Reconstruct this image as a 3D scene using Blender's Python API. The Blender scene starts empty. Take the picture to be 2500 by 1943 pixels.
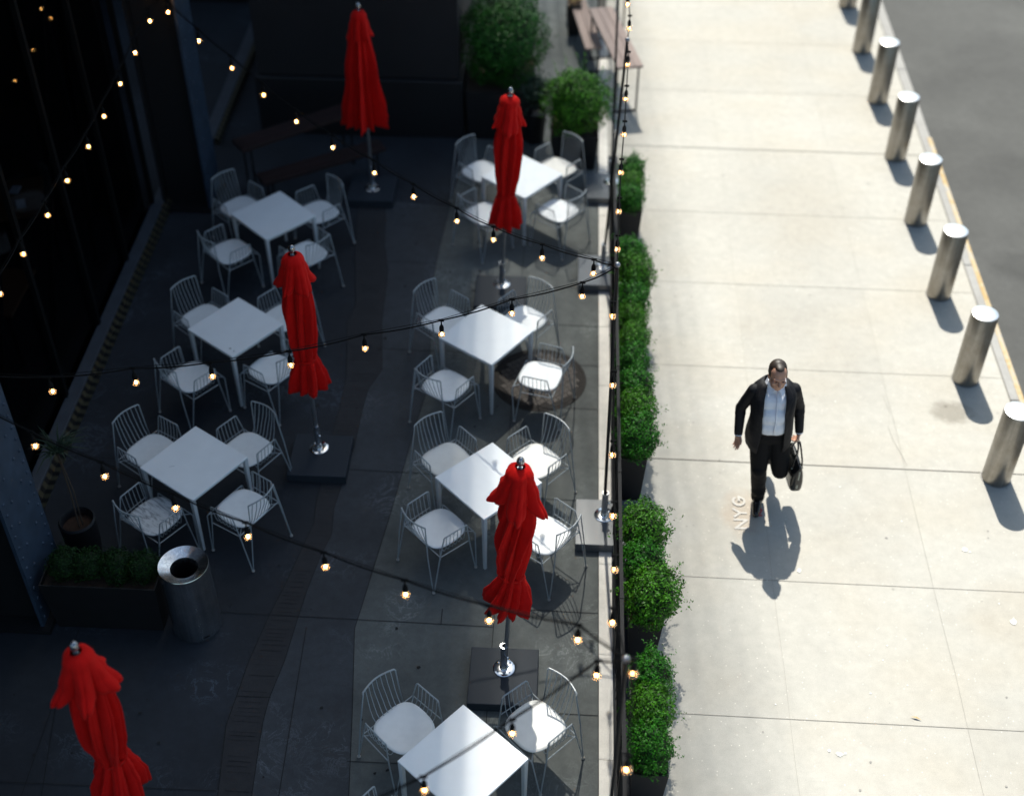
import bpy, bmesh, math, random
from mathutils import Vector, Matrix, noise
R = math.radians
sc = bpy.context.scene
# ------------------------------------------------------------------ camera, sky, sun, exposure
cam = bpy.data.cameras.new('camera'); co = bpy.data.objects.new('camera', cam); sc.collection.objects.link(co)
M = Matrix(((0.99882153, 0.03483544, -0.03379424), (0.04843349, -0.67060866, 0.74022849), (0.00312348, -0.74099292, -0.67150557)))
Rm = Matrix((M @ Vector((1, 0, 0)), M @ Vector((0, -1, 0)), M @ Vector((0, 0, -1)))).transposed()
co.matrix_world = Matrix.Translation((0, 0, 9.4)) @ Rm.to_4x4()
cam.sensor_fit = 'HORIZONTAL'; cam.sensor_width = 36; cam.lens = 46.44
cam.clip_start = .1; cam.clip_end = 2000
cam.dof.use_dof = True; cam.dof.focus_distance = 10.8; cam.dof.aperture_fstop = 0.54
sc.camera = co
SUN_EL = 57.5; SUN_AZ = 3.6          # azimuth measured from +Y toward -X
sd = Vector((-math.sin(R(SUN_AZ)) * math.cos(R(SUN_EL)), math.cos(R(SUN_AZ)) * math.cos(R(SUN_EL)), math.sin(R(SUN_EL))))
w = bpy.data.worlds.new('World'); sc.world = w; w.use_nodes = True
nt = w.node_tree
sky = nt.nodes.new('ShaderNodeTexSky'); sky.sky_type = 'NISHITA'; sky.sun_disc = False
sky.sun_elevation = R(SUN_EL); sky.sun_rotation = R(-SUN_AZ)
sky.dust_density = 2.2; sky.ozone_density = .55; sky.air_density = 1.0
tint = nt.nodes.new('ShaderNodeMix'); tint.data_type = 'RGBA'; tint.blend_type = 'MULTIPLY'; tint.inputs[0].default_value = 1; tint.inputs[7].default_value = (.91, 1.03, 1.03, 1)   # slight teal cast of the clear sky
nt.links.new(sky.outputs[0], tint.inputs[6]); nt.links.new(tint.outputs[2], nt.nodes['Background'].inputs[0]); nt.nodes['Background'].inputs[1].default_value = 0.104
sl = bpy.data.lights.new('sun', 'SUN'); sl.energy = 4.6; sl.angle = R(0.53); sl.color = (1, .965, .875)
so = bpy.data.objects.new('sun', sl); sc.collection.objects.link(so)
so.rotation_euler = sd.to_track_quat('Z', 'Y').to_euler(); so.location = (0, 20, 30)
sc.view_settings.view_transform = 'Standard'; sc.view_settings.look = 'None'
sc.view_settings.exposure = 0.57; sc.view_settings.gamma = 1
sc.cycles.max_bounces = 6; sc.cycles.diffuse_bounces = 3; sc.cycles.transparent_max_bounces = 12
sc.cycles.caustics_reflective = False; sc.cycles.caustics_refractive = False; sc.cycles.sample_clamp_indirect = 4
rnd = random.Random(7)

# ------------------------------------------------------------------ materials
def mat(name, col, rough=.6, metal=0, spec=.5, vary=0, scale=8, bump=0, bscale=60, island=0, emit=None, estr=0, aniso=None):
    m = bpy.data.materials.new(name); m.use_nodes = True; n = m.node_tree.nodes; l = m.node_tree.links
    b = n['Principled BSDF']; b.inputs['Base Color'].default_value = (*col, 1); b.inputs['Roughness'].default_value = rough
    b.inputs['Metallic'].default_value = metal; b.inputs['Specular IOR Level'].default_value = spec
    tc = n.new('ShaderNodeTexCoord')
    if vary or island:
        mix = n.new('ShaderNodeMix'); mix.data_type = 'RGBA'; mix.inputs[6].default_value = (*[c * (1 - max(vary, island)) for c in col], 1)
        mix.inputs[7].default_value = (*[min(1, c * (1 + max(vary, island))) for c in col], 1)
        if island:
            g = n.new('ShaderNodeNewGeometry'); l.new(g.outputs['Random Per Island'], mix.inputs[0])
        else:
            t = n.new('ShaderNodeTexNoise'); t.inputs['Scale'].default_value = scale; t.inputs['Detail'].default_value = 6; l.new(tc.outputs['Object'], t.inputs['Vector'])
            r = n.new('ShaderNodeMapRange'); r.inputs[1].default_value = .3; r.inputs[2].default_value = .7; l.new(t.outputs[0], r.inputs[0]); l.new(r.outputs[0], mix.inputs[0])
        l.new(mix.outputs[2], b.inputs['Base Color'])
    if bump:
        t2 = n.new('ShaderNodeTexNoise'); t2.inputs['Scale'].default_value = bscale; t2.inputs['Detail'].default_value = 4; l.new(tc.outputs['Object'], t2.inputs['Vector'])
        bp = n.new('ShaderNodeBump'); bp.inputs['Strength'].default_value = bump; bp.inputs['Distance'].default_value = .01
        l.new(t2.outputs[0], bp.inputs['Height']); l.new(bp.outputs[0], b.inputs['Normal'])
    if emit:
        b.inputs['Emission Color'].default_value = (*emit, 1); b.inputs['Emission Strength'].default_value = estr
    return m

def ramp(n, l, src, stops):
    r = n.new('ShaderNodeValToRGB'); l.new(src, r.inputs[0]); e = r.color_ramp.elements
    e[0].position, e[0].color = stops[0][0], (*stops[0][1], 1); e[1].position, e[1].color = stops[-1][0], (*stops[-1][1], 1)
    for p, c in stops[1:-1]:
        x = e.new(p); x.color = (*c, 1)
    return r
def mult(n, l, a, b_, fac=1.0, mode='MULTIPLY'):
    m = n.new('ShaderNodeMix'); m.data_type = 'RGBA'; m.blend_type = mode; m.inputs[0].default_value = fac
    l.new(a, m.inputs[6]); l.new(b_, m.inputs[7]); return m.outputs[2]
def noise_(n, l, tc, scale, detail=5, rough=.6, sc3=None, dist=0):
    v = tc.outputs['Object']
    if sc3:
        mp = n.new('ShaderNodeMapping'); mp.inputs['Scale'].default_value = sc3; l.new(v, mp.inputs[0]); v = mp.outputs[0]
    t = n.new('ShaderNodeTexNoise'); t.inputs['Scale'].default_value = scale; t.inputs['Detail'].default_value = detail
    t.inputs['Roughness'].default_value = rough; t.inputs['Distortion'].default_value = dist; l.new(v, t.inputs['Vector']); return t.outputs[0]

def concrete(name, col, lo=.86, hi=1.1, specks=True, stains=(), rough=.85, scratches=0, tint=None, big=.55, mott=.5, slab=False):
    m = bpy.data.materials.new(name); m.use_nodes = True; n = m.node_tree.nodes; l = m.node_tree.links; b = n['Principled BSDF']
    tc = n.new('ShaderNodeTexCoord')
    base = n.new('ShaderNodeRGB'); base.outputs[0].default_value = (*col, 1)
    c = base.outputs[0]
    r1 = ramp(n, l, noise_(n, l, tc, big, 6, .62, dist=.3), [(.3, (lo,) * 3), (.7, (hi,) * 3)]); c = mult(n, l, c, r1.outputs[0])
    r2 = ramp(n, l, noise_(n, l, tc, 9, 8, .7), [(.3, (1 - .1 * mott * 2,) * 3), (.7, (1 + .06 * mott * 2,) * 3)]); c = mult(n, l, c, r2.outputs[0])
    r3 = ramp(n, l, noise_(n, l, tc, 170, 3, .8), [(.3, (.80,) * 3), (.72, (1.18,) * 3)]); c = mult(n, l, c, r3.outputs[0])
    if slab:    # each poured slab has its own tone
        mp0 = n.new('ShaderNodeMapping'); mp0.inputs['Location'].default_value = (-.578 / 1.467, -5.0 / 1.497, 0); mp0.inputs['Scale'].default_value = (1 / 1.467, 1 / 1.497, 0); l.new(tc.outputs['Object'], mp0.inputs[0])
        fl0 = n.new('ShaderNodeVectorMath'); fl0.operation = 'FLOOR'; l.new(mp0.outputs[0], fl0.inputs[0])
        wn = n.new('ShaderNodeTexWhiteNoise'); l.new(fl0.outputs[0], wn.inputs['Vector'])
        r0 = ramp(n, l, wn.outputs['Value'], [(0, (.972, .972, .972)), (1, (1.02, 1.02, 1.018))]); c = mult(n, l, c, r0.outputs[0])
    if tint:
        r4 = ramp(n, l, noise_(n, l, tc, .8, 3, .5, sc3=(1, 1.3, 1)), [(.42, (1, 1, 1)), (.66, tint)]); c = mult(n, l, c, r4.outputs[0])
    if specks:   # pale aggregate and old gum
        v = n.new('ShaderNodeTexVoronoi'); v.inputs['Scale'].default_value = 17; l.new(tc.outputs['Object'], v.inputs['Vector'])
        r5 = ramp(n, l, v.outputs['Distance'], [(.06, (1.7,) * 3), (.11, (1, 1, 1))]); 
        c = mult(n, l, c, r5.outputs[0], .8)
        v2 = n.new('ShaderNodeTexVoronoi'); v2.inputs['Scale'].default_value = 1.6; l.new(tc.outputs['Object'], v2.inputs['Vector'])
        r6 = ramp(n, l, v2.outputs['Distance'], [(.025, (.72,) * 3), (.04, (1, 1, 1))]); c = mult(n, l, c, r6.outputs[0])
    if scratches:
        s = noise_(n, l, tc, 3.2, 10, .72, sc3=(1, 1, 1), dist=1.6)
        r7 = ramp(n, l, s, [(.485, (1, 1, 1)), (.5, (1 + scratches,) * 3), (.515, (1, 1, 1))])
        msk = ramp(n, l, noise_(n, l, tc, 1.1, 3, .5), [(.52, (0, 0, 0)), (.66, (1, 1, 1))])
        mm = n.new('ShaderNodeMix'); mm.data_type = 'RGBA'; mm.blend_type = 'MULTIPLY'; l.new(msk.outputs[0], mm.inputs[0]); l.new(c, mm.inputs[6]); l.new(r7.outputs[0], mm.inputs[7]); c = mm.outputs[2]
    for (x, y, rx, ry, k, colr) in stains:
        mp = n.new('ShaderNodeMapping'); mp.vector_type = 'TEXTURE'; mp.inputs['Location'].default_value = (x, y, 0); mp.inputs['Scale'].default_value = (rx, ry, 1)
        l.new(tc.outputs['Object'], mp.inputs[0])
        nz = n.new('ShaderNodeTexNoise'); nz.inputs['Scale'].default_value = 2.2; nz.inputs['Detail'].default_value = 5; l.new(mp.outputs[0], nz.inputs['Vector'])
        ln = n.new('ShaderNodeVectorMath'); ln.operation = 'LENGTH'; l.new(mp.outputs[0], ln.inputs[0])
        ad = n.new('ShaderNodeMath'); ad.operation = 'MULTIPLY_ADD'; l.new(nz.outputs[0], ad.inputs[0]); ad.inputs[1].default_value = .9; ad.inputs[2].default_value = -.45
        a2 = n.new('ShaderNodeMath'); l.new(ad.outputs[0], a2.inputs[0]); l.new(ln.outputs['Value'], a2.inputs[1])
        r8 = ramp(n, l, a2.outputs[0], [(.55, (1, 1, 1)), (1, (0, 0, 0))])
        st = n.new('ShaderNodeRGB'); st.outputs[0].default_value = (*colr, 1)
        sm = n.new('ShaderNodeMath'); sm.operation = 'MULTIPLY'; sm.inputs[1].default_value = k; l.new(r8.outputs[0], sm.inputs[0])
        mm = n.new('ShaderNodeMix'); mm.data_type = 'RGBA'; mm.blend_type = 'MULTIPLY'; l.new(sm.outputs[0], mm.inputs[0]); l.new(c, mm.inputs[6]); l.new(st.outputs[0], mm.inputs[7]); c = mm.outputs[2]
    l.new(c, b.inputs['Base Color'])
    rr = n.new('ShaderNodeMapRange'); l.new(r1.outputs[0], rr.inputs[0]); rr.inputs[3].default_value = rough - .12; rr.inputs[4].default_value = rough; l.new(rr.outputs[0], b.inputs['Roughness'])
    bp = n.new('ShaderNodeBump'); bp.inputs['Strength'].default_value = .35; bp.inputs['Distance'].default_value = .004
    l.new(noise_(n, l, tc, 120, 4, .7), bp.inputs['Height']); l.new(bp.outputs[0], b.inputs['Normal'])
    return m

def steel(name, col, rough=.3, streak=40, horiz=False):
    m = bpy.data.materials.new(name); m.use_nodes = True; n = m.node_tree.nodes; l = m.node_tree.links; b = n['Principled BSDF']
    tc = n.new('ShaderNodeTexCoord'); b.inputs['Metallic'].default_value = 1
    s = noise_(n, l, tc, 1, 4, .7, sc3=(2, 2, streak * 3) if horiz else (streak, streak, 1.2))
    r = ramp(n, l, s, [(.25, tuple(c * .72 for c in col)), (.75, tuple(min(1, c * 1.2) for c in col))]); 
    d = ramp(n, l, noise_(n, l, tc, 5, 6, .7), [(.35, (.8, .78, .74)), (.6, (1, 1, 1))])
    l.new(mult(n, l, r.outputs[0], d.outputs[0]), b.inputs['Base Color'])
    rr = n.new('ShaderNodeMapRange'); l.new(s, rr.inputs[0]); rr.inputs[3].default_value = rough * .8; rr.inputs[4].default_value = rough * 1.3; l.new(rr.outputs[0], b.inputs['Roughness'])
    return m

M_ = {}
M_['seat'] = mat('seat_white', (.84, .86, .85), .35, vary=.04, scale=14)
M_['wire'] = mat('wire_paint', (.34, .375, .385), .35, spec=.6)
M_['foot'] = mat('foot_cap', (.45, .42, .38), .5)
M_['table'] = mat('table_white', (.87, .90, .90), .30, vary=.03, scale=5)
M_['tleg'] = mat('table_leg_white', (.6, .62, .62), .4)
M_['steelpole'] = mat('pole_steel', (.33, .34, .36), .35, metal=.8)
M_['chrome'] = mat('chrome', (.85, .85, .85), .12, metal=1)
M_['granite'] = mat('granite', (.036, .043, .052), .55, vary=.5, scale=160, spec=.12)
M_['granitelit'] = mat('granite_lit', (.12, .13, .14), .2, vary=.3, scale=160)  # same granite lightened to stand for sky reflection and sun on it
M_['black'] = mat('black_metal', (.010, .010, .011), .6, spec=.2)
M_['planter'] = mat('planter_black', (.006, .006, .007), .6, vary=.3, scale=6)
M_['soil'] = mat('soil', (.05, .03, .018), .95, vary=.4, scale=40)
M_['rubber'] = mat('rubber', (.008, .008, .008), .85, spec=.12)
M_['bollard'] = steel('bollard_steel', (.33, .315, .29), .32, 26)
M_['bollardcap'] = mat('bollard_cap', (.86, .86, .84), .3, metal=.85, vary=.12, scale=9)
M_['can'] = steel('can_steel', (.80, .84, .90), .24, 34)
M_['columnpaint'] = mat('column_paint', (.030, .050, .080), .55, vary=.25, scale=5)
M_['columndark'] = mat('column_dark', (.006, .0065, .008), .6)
M_['wood'] = mat('bench_wood', (.30, .225, .195), .7, vary=.12, scale=20)
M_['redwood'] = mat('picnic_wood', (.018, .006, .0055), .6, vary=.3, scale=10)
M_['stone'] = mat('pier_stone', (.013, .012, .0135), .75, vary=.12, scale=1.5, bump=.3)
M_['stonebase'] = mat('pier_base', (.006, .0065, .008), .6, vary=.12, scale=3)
M_['kerb'] = concrete('kerb_stone', (.34, .33, .31), .8, 1.1, specks=False, rough=.8)
M_['glassdark'] = mat('facade_glass', (.006, .007, .009), .12, spec=.5)
M_['frame'] = mat('facade_frame', (.004, .0045, .005), .7, spec=.1)
M_['sill'] = mat('facade_sill', (.062, .072, .086), .5, vary=.15, scale=6)
M_['tower'] = mat('tower_wall', (.04, .05, .065), .5)
M_['strip'] = concrete('strip_stone', (.78, .75, .69), .75, 1.15, specks=False, rough=.8)
M_['iron'] = mat('manhole_iron', (.026, .023, .021), .7, spec=.15, vary=.18, scale=18)
M_['irondark'] = mat('manhole_gap', (.01, .01, .01), .8)
M_['joint'] = mat('joint_dark', (.15, .14, .12), .9)
M_['jointp'] = mat('joint_patio', (.010, .011, .012), .9); M_['groove'] = mat('groove_patio', (.0165, .0165, .0175), .9); M_['hair_joint'] = mat('joint_pale', (.31, .295, .26), .9)
M_['filament'] = mat('filament', (1, .7, .3), .5, emit=(1, .52, .17), estr=34)
M_['skin'] = mat('skin', (.50, .27, .18), .5, vary=.06, scale=30)
M_['hair'] = mat('hair', (.03, .02, .013), .5, vary=.3, scale=120)
M_['suit'] = mat('suit_black', (.0075, .0075, .0100), .7, vary=.25, scale=14, spec=.3, bump=1.0, bscale=9)
M_['trouser'] = mat('trousers_black', (.006, .006, .007), .8, spec=.2, bump=1.0, bscale=10)
M_['shirt'] = mat('shirt_blue', (.78, .82, .90), .65, bump=.8, bscale=8)
M_['shoe'] = mat('shoe_black', (.01, .009, .009), .25)
M_['bag'] = mat('bag_black', (.012, .013, .013), .2)
M_['bagtrim'] = mat('bag_trim', (.25, .28, .26), .3, metal=.5)
M_['leafa'] = mat('leaf_boxwood', (.022, .135, .004), .5, island=.75, spec=.25)
M_['leafb'] = mat('leaf_yellowgreen', (.042, .16, .004), .5, island=.75, spec=.25)
M_['leafc'] = mat('leaf_deep', (.014, .092, .005), .5, island=.5, spec=.25)
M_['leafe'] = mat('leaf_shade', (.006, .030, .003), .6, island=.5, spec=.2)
M_['leafd'] = mat('leaf_greygreen', (.04, .07, .045), .6, island=.4, spec=.3)
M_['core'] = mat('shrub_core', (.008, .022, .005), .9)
M_['twig'] = mat('twig', (.06, .04, .025), .9)
M_['yellow'] = mat('yellow_paint', (.58, .30, .06), .7, vary=.35, scale=7)
M_['paper'] = mat('napkin', (.5, .52, .56), .8)
M_['ginger'] = mat('leaf_litter', (.45, .30, .12), .8)
# red canvas
def red_mat():
    m = bpy.data.materials.new('red_canvas'); m.use_nodes = True; n = m.node_tree.nodes; l = m.node_tree.links; b = n['Principled BSDF']
    tc = n.new('ShaderNodeTexCoord')
    r = ramp(n, l, noise_(n, l, tc, 6, 4, .6), [(.3, (.56, .004, .003)), (.7, (.68, .006, .004))])
    l.new(r.outputs[0], b.inputs['Base Color']); b.inputs['Roughness'].default_value = .8; b.inputs['Specular IOR Level'].default_value = .15
    bp = n.new('ShaderNodeBump'); bp.inputs['Strength'].default_value = .6; bp.inputs['Distance'].default_value = .012
    l.new(noise_(n, l, tc, 9, 6, .6, sc3=(1, 1, .35)), bp.inputs['Height'])
    b2 = n.new('ShaderNodeBump'); b2.inputs['Strength'].default_value = .7; b2.inputs['Distance'].default_value = .006; l.new(noise_(n, l, tc, 38, 6, .65, sc3=(1, 1, .5), dist=.6), b2.inputs['Height']); l.new(bp.outputs[0], b2.inputs['Normal']); l.new(b2.outputs[0], b.inputs['Normal'])
    sh = n.new('ShaderNodeMapRange'); b.inputs['Sheen Weight'].default_value = .15; b.inputs['Sheen Roughness'].default_value = .5; b.inputs['Sheen Tint'].default_value = (1, .2, .15, 1)
    return m
M_['red'] = red_mat()
# clear bulb glass: mostly transparent with a glossy rim
def bulb_glass():
    m = bpy.data.materials.new('bulb_glass'); m.use_nodes = True; n = m.node_tree.nodes; l = m.node_tree.links
    n.remove(n['Principled BSDF']); o = n['Material Output']
    tr = n.new('ShaderNodeBsdfTransparent'); tr.inputs[0].default_value = (.97, .93, .85, 1)
    gl = n.new('ShaderNodeBsdfGlossy'); gl.inputs['Roughness'].default_value = .08; gl.inputs[0].default_value = (1, .95, .88, 1)
    lw = n.new('ShaderNodeLayerWeight'); lw.inputs['Blend'].default_value = .55
    mx = n.new('ShaderNodeMixShader'); l.new(lw.outputs['Facing'], mx.inputs[0]); l.new(tr.outputs[0], mx.inputs[1]); l.new(gl.outputs[0], mx.inputs[2])
    df = n.new('ShaderNodeBsdfTranslucent'); df.inputs[0].default_value = (1, .9, .75, 1); m2 = n.new('ShaderNodeMixShader'); m2.inputs[0].default_value = .10; l.new(mx.outputs[0], m2.inputs[1]); l.new(df.outputs[0], m2.inputs[2]); l.new(m2.outputs[0], o.inputs[0])
    return m
M_['bulb'] = bulb_glass()

# ------------------------------------------------------------------ mesh helpers
class MB:
    def __init__(s): s.v = []; s.f = []
    def add(s, vs, fs, T=None):
        o = len(s.v); s.v += [tuple(T @ Vector(v)) if T else tuple(v) for v in vs]; s.f += [tuple(i + o for i in f) for f in fs]; return s
    def box(s, c, d, rz=0, T=None, taper=1.0):
        x, y, z = [k / 2 for k in d]; t = taper
        vs = [(-x * t, -y * t, -z), (x * t, -y * t, -z), (x * t, y * t, -z), (-x * t, y * t, -z), (-x, -y, z), (x, -y, z), (x, y, z), (-x, y, z)]
        A = Matrix.Translation(c) @ Matrix.Rotation(rz, 4, 'Z')
        if T: A = T @ A
        return s.add(vs, [(0, 3, 2, 1), (4, 5, 6, 7), (0, 1, 5, 4), (1, 2, 6, 5), (2, 3, 7, 6), (3, 0, 4, 7)], A)
    def bar(s, a, b, w, h=None):
        a, b = Vector(a), Vector(b); d = b - a; h = h or w
        q = d.to_track_quat('X', 'Z').to_matrix().to_4x4()
        return s.box((0, 0, 0), (d.length, w, h), T=Matrix.Translation((a + b) / 2) @ q)
    def tube(s, pts, r, n=6, cap=True):
        pts = [Vector(p) for p in pts]; rs = r if isinstance(r, (list, tuple)) else [r] * len(pts)
        up = None; rings = []
        for i, p in enumerate(pts):
            d = (pts[min(i + 1, len(pts) - 1)] - pts[max(i - 1, 0)]).normalized()
            if up is None:
                up = d.orthogonal().normalized()
            up = (up - d * up.dot(d)); up = up.normalized() if up.length > 1e-6 else d.orthogonal().normalized()
            bi = d.cross(up)
            rings.append([p + (up * math.cos(2 * math.pi * k / n) + bi * math.sin(2 * math.pi * k / n)) * rs[i] for k in range(n)])
        vs = [v for g in rings for v in g]; fs = []
        for i in range(len(pts) - 1):
            for k in range(n):
                a = i * n + k; b = i * n + (k + 1) % n; fs.append((a, b, b + n, a + n))
        if cap: fs += [tuple(range(n - 1, -1, -1)), tuple((len(pts) - 1) * n + k for k in range(n))]
        return s.add(vs, fs)
    def lathe(s, prof, c=(0, 0, 0), n=24, T=None):
        vs = []; fs = []
        for r, z in prof:
            for k in range(n):
                a = 2 * math.pi * k / n; vs.append((c[0] + r * math.cos(a), c[1] + r * math.sin(a), c[2] + z))
        for i in range(len(prof) - 1):
            for k in range(n):
                a = i * n + k; b = i * n + (k + 1) % n; fs.append((a, b, b + n, a + n))
        if prof[0][0] < .0025: fs.append(tuple(range(n - 1, -1, -1)))
        if prof[-1][0] < .0025: fs.append(tuple((len(prof) - 1) * n + k for k in range(n)))
        return s.add(vs, fs, T)
    def rings(s, R_, closed=True, cap=True):
        n = len(R_[0]); vs = [v for g in R_ for v in g]; fs = []
        for i in range(len(R_) - 1):
            for k in range(n if closed else n - 1):
                a = i * n + k; b = i * n + (k + 1) % n; fs.append((a, b, b + n, a + n))
        if cap and closed: fs += [tuple(range(n - 1, -1, -1)), tuple((len(R_) - 1) * n + k for k in range(n))]
        return s.add(vs, fs)
    def ell(s, c, r, nu=16, nv=10, T=None):
        prof = []
        vs = [(0, 0, 1)]; fs = []
        for j in range(1, nv):
            t = math.pi * j / nv
            for k in range(nu):
                a = 2 * math.pi * k / nu; vs.append((math.sin(t) * math.cos(a), math.sin(t) * math.sin(a), math.cos(t)))
        vs.append((0, 0, -1))
        for k in range(nu):
            fs.append((0, 1 + k, 1 + (k + 1) % nu)); e = 1 + (nv - 2) * nu; fs.append((len(vs) - 1, e + (k + 1) % nu, e + k))
        for j in range(nv - 2):
            for k in range(nu):
                a = 1 + j * nu + k; b = 1 + j * nu + (k + 1) % nu; fs.append((a, a + nu, b + nu, b))
        A = Matrix.Translation(c) @ Matrix.Diagonal((*r, 1))
        return s.add(vs, fs, (T @ A) if T else A)
    def poly(s, pts, z): 
        o = len(s.v); s.v += [(x, y, z) for x, y in pts]; s.f.append(tuple(range(o, o + len(pts)))); return s
    def mesh(s, name, m, smooth=False, bevel=0):
        me = bpy.data.meshes.new(name); me.from_pydata(s.v, [], s.f); me.update()
        for x in (m if isinstance(m, (list, tuple)) else [m]): me.materials.append(x)
        if smooth:
            for p in me.polygons: p.use_smooth = True
            if smooth != 'all': me.set_sharp_from_angle(angle=R(38 if smooth is True else smooth))
        return me
    def obj(s, name, m, parent=None, smooth=False, bevel=0, loc=None):
        o = bpy.data.objects.new(name, s.mesh(name, m, smooth)); sc.collection.objects.link(o)
        if parent: o.parent = parent
        if loc: o.location = loc
        if bevel:
            b = o.modifiers.new('bevel', 'BEVEL'); b.width = bevel; b.segments = 2; b.limit_method = 'ANGLE'; b.angle_limit = R(40)
        return o
def tag(o, label=None, cat=None, group=None, kind=None):
    if label: o['label'] = label
    if cat: o['category'] = cat
    if group: o['group'] = group
    if kind: o['kind'] = kind
    return o
def empty(name, loc=(0, 0, 0), rz=0, label=None, cat=None, group=None):
    o = bpy.data.objects.new(name, None); sc.collection.objects.link(o); o.location = loc; o.rotation_euler = (0, 0, rz); o.empty_display_size = .1
    return tag(o, label, cat, group)
def dup(root, loc, rz, label, tilt=None, group=None, scale=None):
    def cp(o, par):
        c = o.copy(); sc.collection.objects.link(c)
        if par: c.parent = par; c.matrix_parent_inverse = o.matrix_parent_inverse.copy()
        for ch in [x for x in kids.get(o.name, [])]: cp(ch, c)
        return c
    kids = {}
    for o in sc.objects:
        if o.parent: kids.setdefault(o.parent.name, []).append(o)
    r = cp(root, None); r.location = loc; r.rotation_euler = (*(tilt or (0, 0)), rz); r['label'] = label
    if group: r['group'] = group
    if scale: r.scale = scale
    return r

# ------------------------------------------------------------------ ground, road, sidewalk, patio
def sheet(name, x0, x1, y0, y1, z, m, sub=1):
    o = MB().add([(x0, y0, z), (x1, y0, z), (x1, y1, z), (x0, y1, z)], [(0, 1, 2, 3)]).obj(name, m); return tag(o, kind='structure')
M_['asph'] = concrete('asphalt', (.082, .082, .077), .72, 1.25, specks=False, rough=.9, stains=[(5.6, 13.2, .5, .35, .5, (.5, .5, .5)), (6.3, 15, 1.2, .8, .35, (.6, .6, .6)), (5.5, 11.0, .3, .3, .5, (.45, .45, .45))])
M_['walk'] = concrete('sidewalk_concrete', (.452, .434, .388), .90, 1.06, specks=True, rough=.9, slab=True, tint=(.99, .965, .93),
    stains=[(4.14, 10.38, .26, .2, .75, (.55, .53, .5)), (1.84, 8.83, .26, .34, .55, (1.0, .86, .76)), (4.25, 7.7, .6, .5, .3, (.85, .8, .74)), (4.45, 6.9, .35, .3, .25, (.75, .7, .64)), (3.0, 12.2, .8, .5, .12, (.8, .8, .8)), (2.2, 14.6, 1.0, .4, .1, (.8, .8, .8))])
M_['patioA'] = concrete('patio_slate', (.016, .020, .026), .55, 1.6, specks=False, rough=.85, scratches=3.0, mott=1)  # left floor slate, darkened further to carry the shade of the terrace
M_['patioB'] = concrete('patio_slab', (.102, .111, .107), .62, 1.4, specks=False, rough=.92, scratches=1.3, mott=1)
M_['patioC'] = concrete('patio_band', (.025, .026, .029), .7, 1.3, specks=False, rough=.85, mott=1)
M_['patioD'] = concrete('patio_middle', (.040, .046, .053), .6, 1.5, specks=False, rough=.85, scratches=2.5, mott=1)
sheet('ground', -400, 400, -400, 600, -.16, M_['asph'])
sheet('road', 5.0, 40, -60, 200, -.13, M_['asph'])
pav = MB(); pav.box(((.565 + 4.80) / 2, 60, -.08), (4.80 - .565, 240, .16)); tag(pav.obj('sidewalk', M_['walk']), kind='structure')
sheet('fence_shade_strip', .566, .70, 2, 15.2, .004, M_['patioA'])  # dark sheet carrying the shade of fence and planters on the paving
kb = MB()
for i in range(60):
    y = -30 + i * 2.4 + 1.0; kb.box((4.872, y, -.081), (.14, 2.392, .168))
ko = kb.obj('kerb', M_['kerb'], bevel=.012); tag(ko, kind='structure')
# worn yellow paint along the kerb edge
def paint_mat():
    m = bpy.data.materials.new('worn_yellow'); m.use_nodes = True; n = m.node_tree.nodes; l = m.node_tree.links; b = n['Principled BSDF']
    tc = n.new('ShaderNodeTexCoord'); a = ramp(n, l, noise_(n, l, tc, 7, 8, .75, sc3=(1, .5, 1)), [(.42, (.44, .30, .13)), (.52, (.50, .40, .25)), (.62, (.38, .36, .33))])
    l.new(a.outputs[0], b.inputs['Base Color']); b.inputs['Roughness'].default_value = .8; return m
kp = MB(); kp.box((4.9225, 10.6, -.02), (.055, 10.6, .055)); kpo = kp.obj('kerb_paint', paint_mat()); tag(kpo, kind='structure')
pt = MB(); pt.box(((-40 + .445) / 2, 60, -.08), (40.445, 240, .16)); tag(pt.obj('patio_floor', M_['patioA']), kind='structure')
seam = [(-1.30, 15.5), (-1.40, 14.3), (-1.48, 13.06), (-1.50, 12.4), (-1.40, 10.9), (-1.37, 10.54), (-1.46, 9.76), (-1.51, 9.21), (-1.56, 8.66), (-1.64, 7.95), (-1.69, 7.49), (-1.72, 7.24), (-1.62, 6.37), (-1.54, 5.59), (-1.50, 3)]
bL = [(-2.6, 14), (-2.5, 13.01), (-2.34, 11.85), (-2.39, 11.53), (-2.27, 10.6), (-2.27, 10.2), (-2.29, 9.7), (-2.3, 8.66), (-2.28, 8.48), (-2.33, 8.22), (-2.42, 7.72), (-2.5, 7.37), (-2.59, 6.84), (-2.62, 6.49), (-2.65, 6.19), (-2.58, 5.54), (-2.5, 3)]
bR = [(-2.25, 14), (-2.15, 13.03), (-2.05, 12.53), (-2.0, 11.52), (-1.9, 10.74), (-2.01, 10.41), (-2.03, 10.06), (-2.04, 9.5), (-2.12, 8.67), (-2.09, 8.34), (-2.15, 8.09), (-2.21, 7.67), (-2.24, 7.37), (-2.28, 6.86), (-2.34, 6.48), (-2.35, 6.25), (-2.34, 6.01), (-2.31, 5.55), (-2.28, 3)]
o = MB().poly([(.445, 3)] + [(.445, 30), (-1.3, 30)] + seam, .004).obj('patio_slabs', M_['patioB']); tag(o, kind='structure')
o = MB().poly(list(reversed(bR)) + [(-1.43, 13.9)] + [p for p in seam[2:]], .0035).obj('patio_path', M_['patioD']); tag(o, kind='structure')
o = MB().poly(list(reversed(bR)) + bL, .005).obj('patio_band', M_['patioC']); tag(o, kind='structure')
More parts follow.
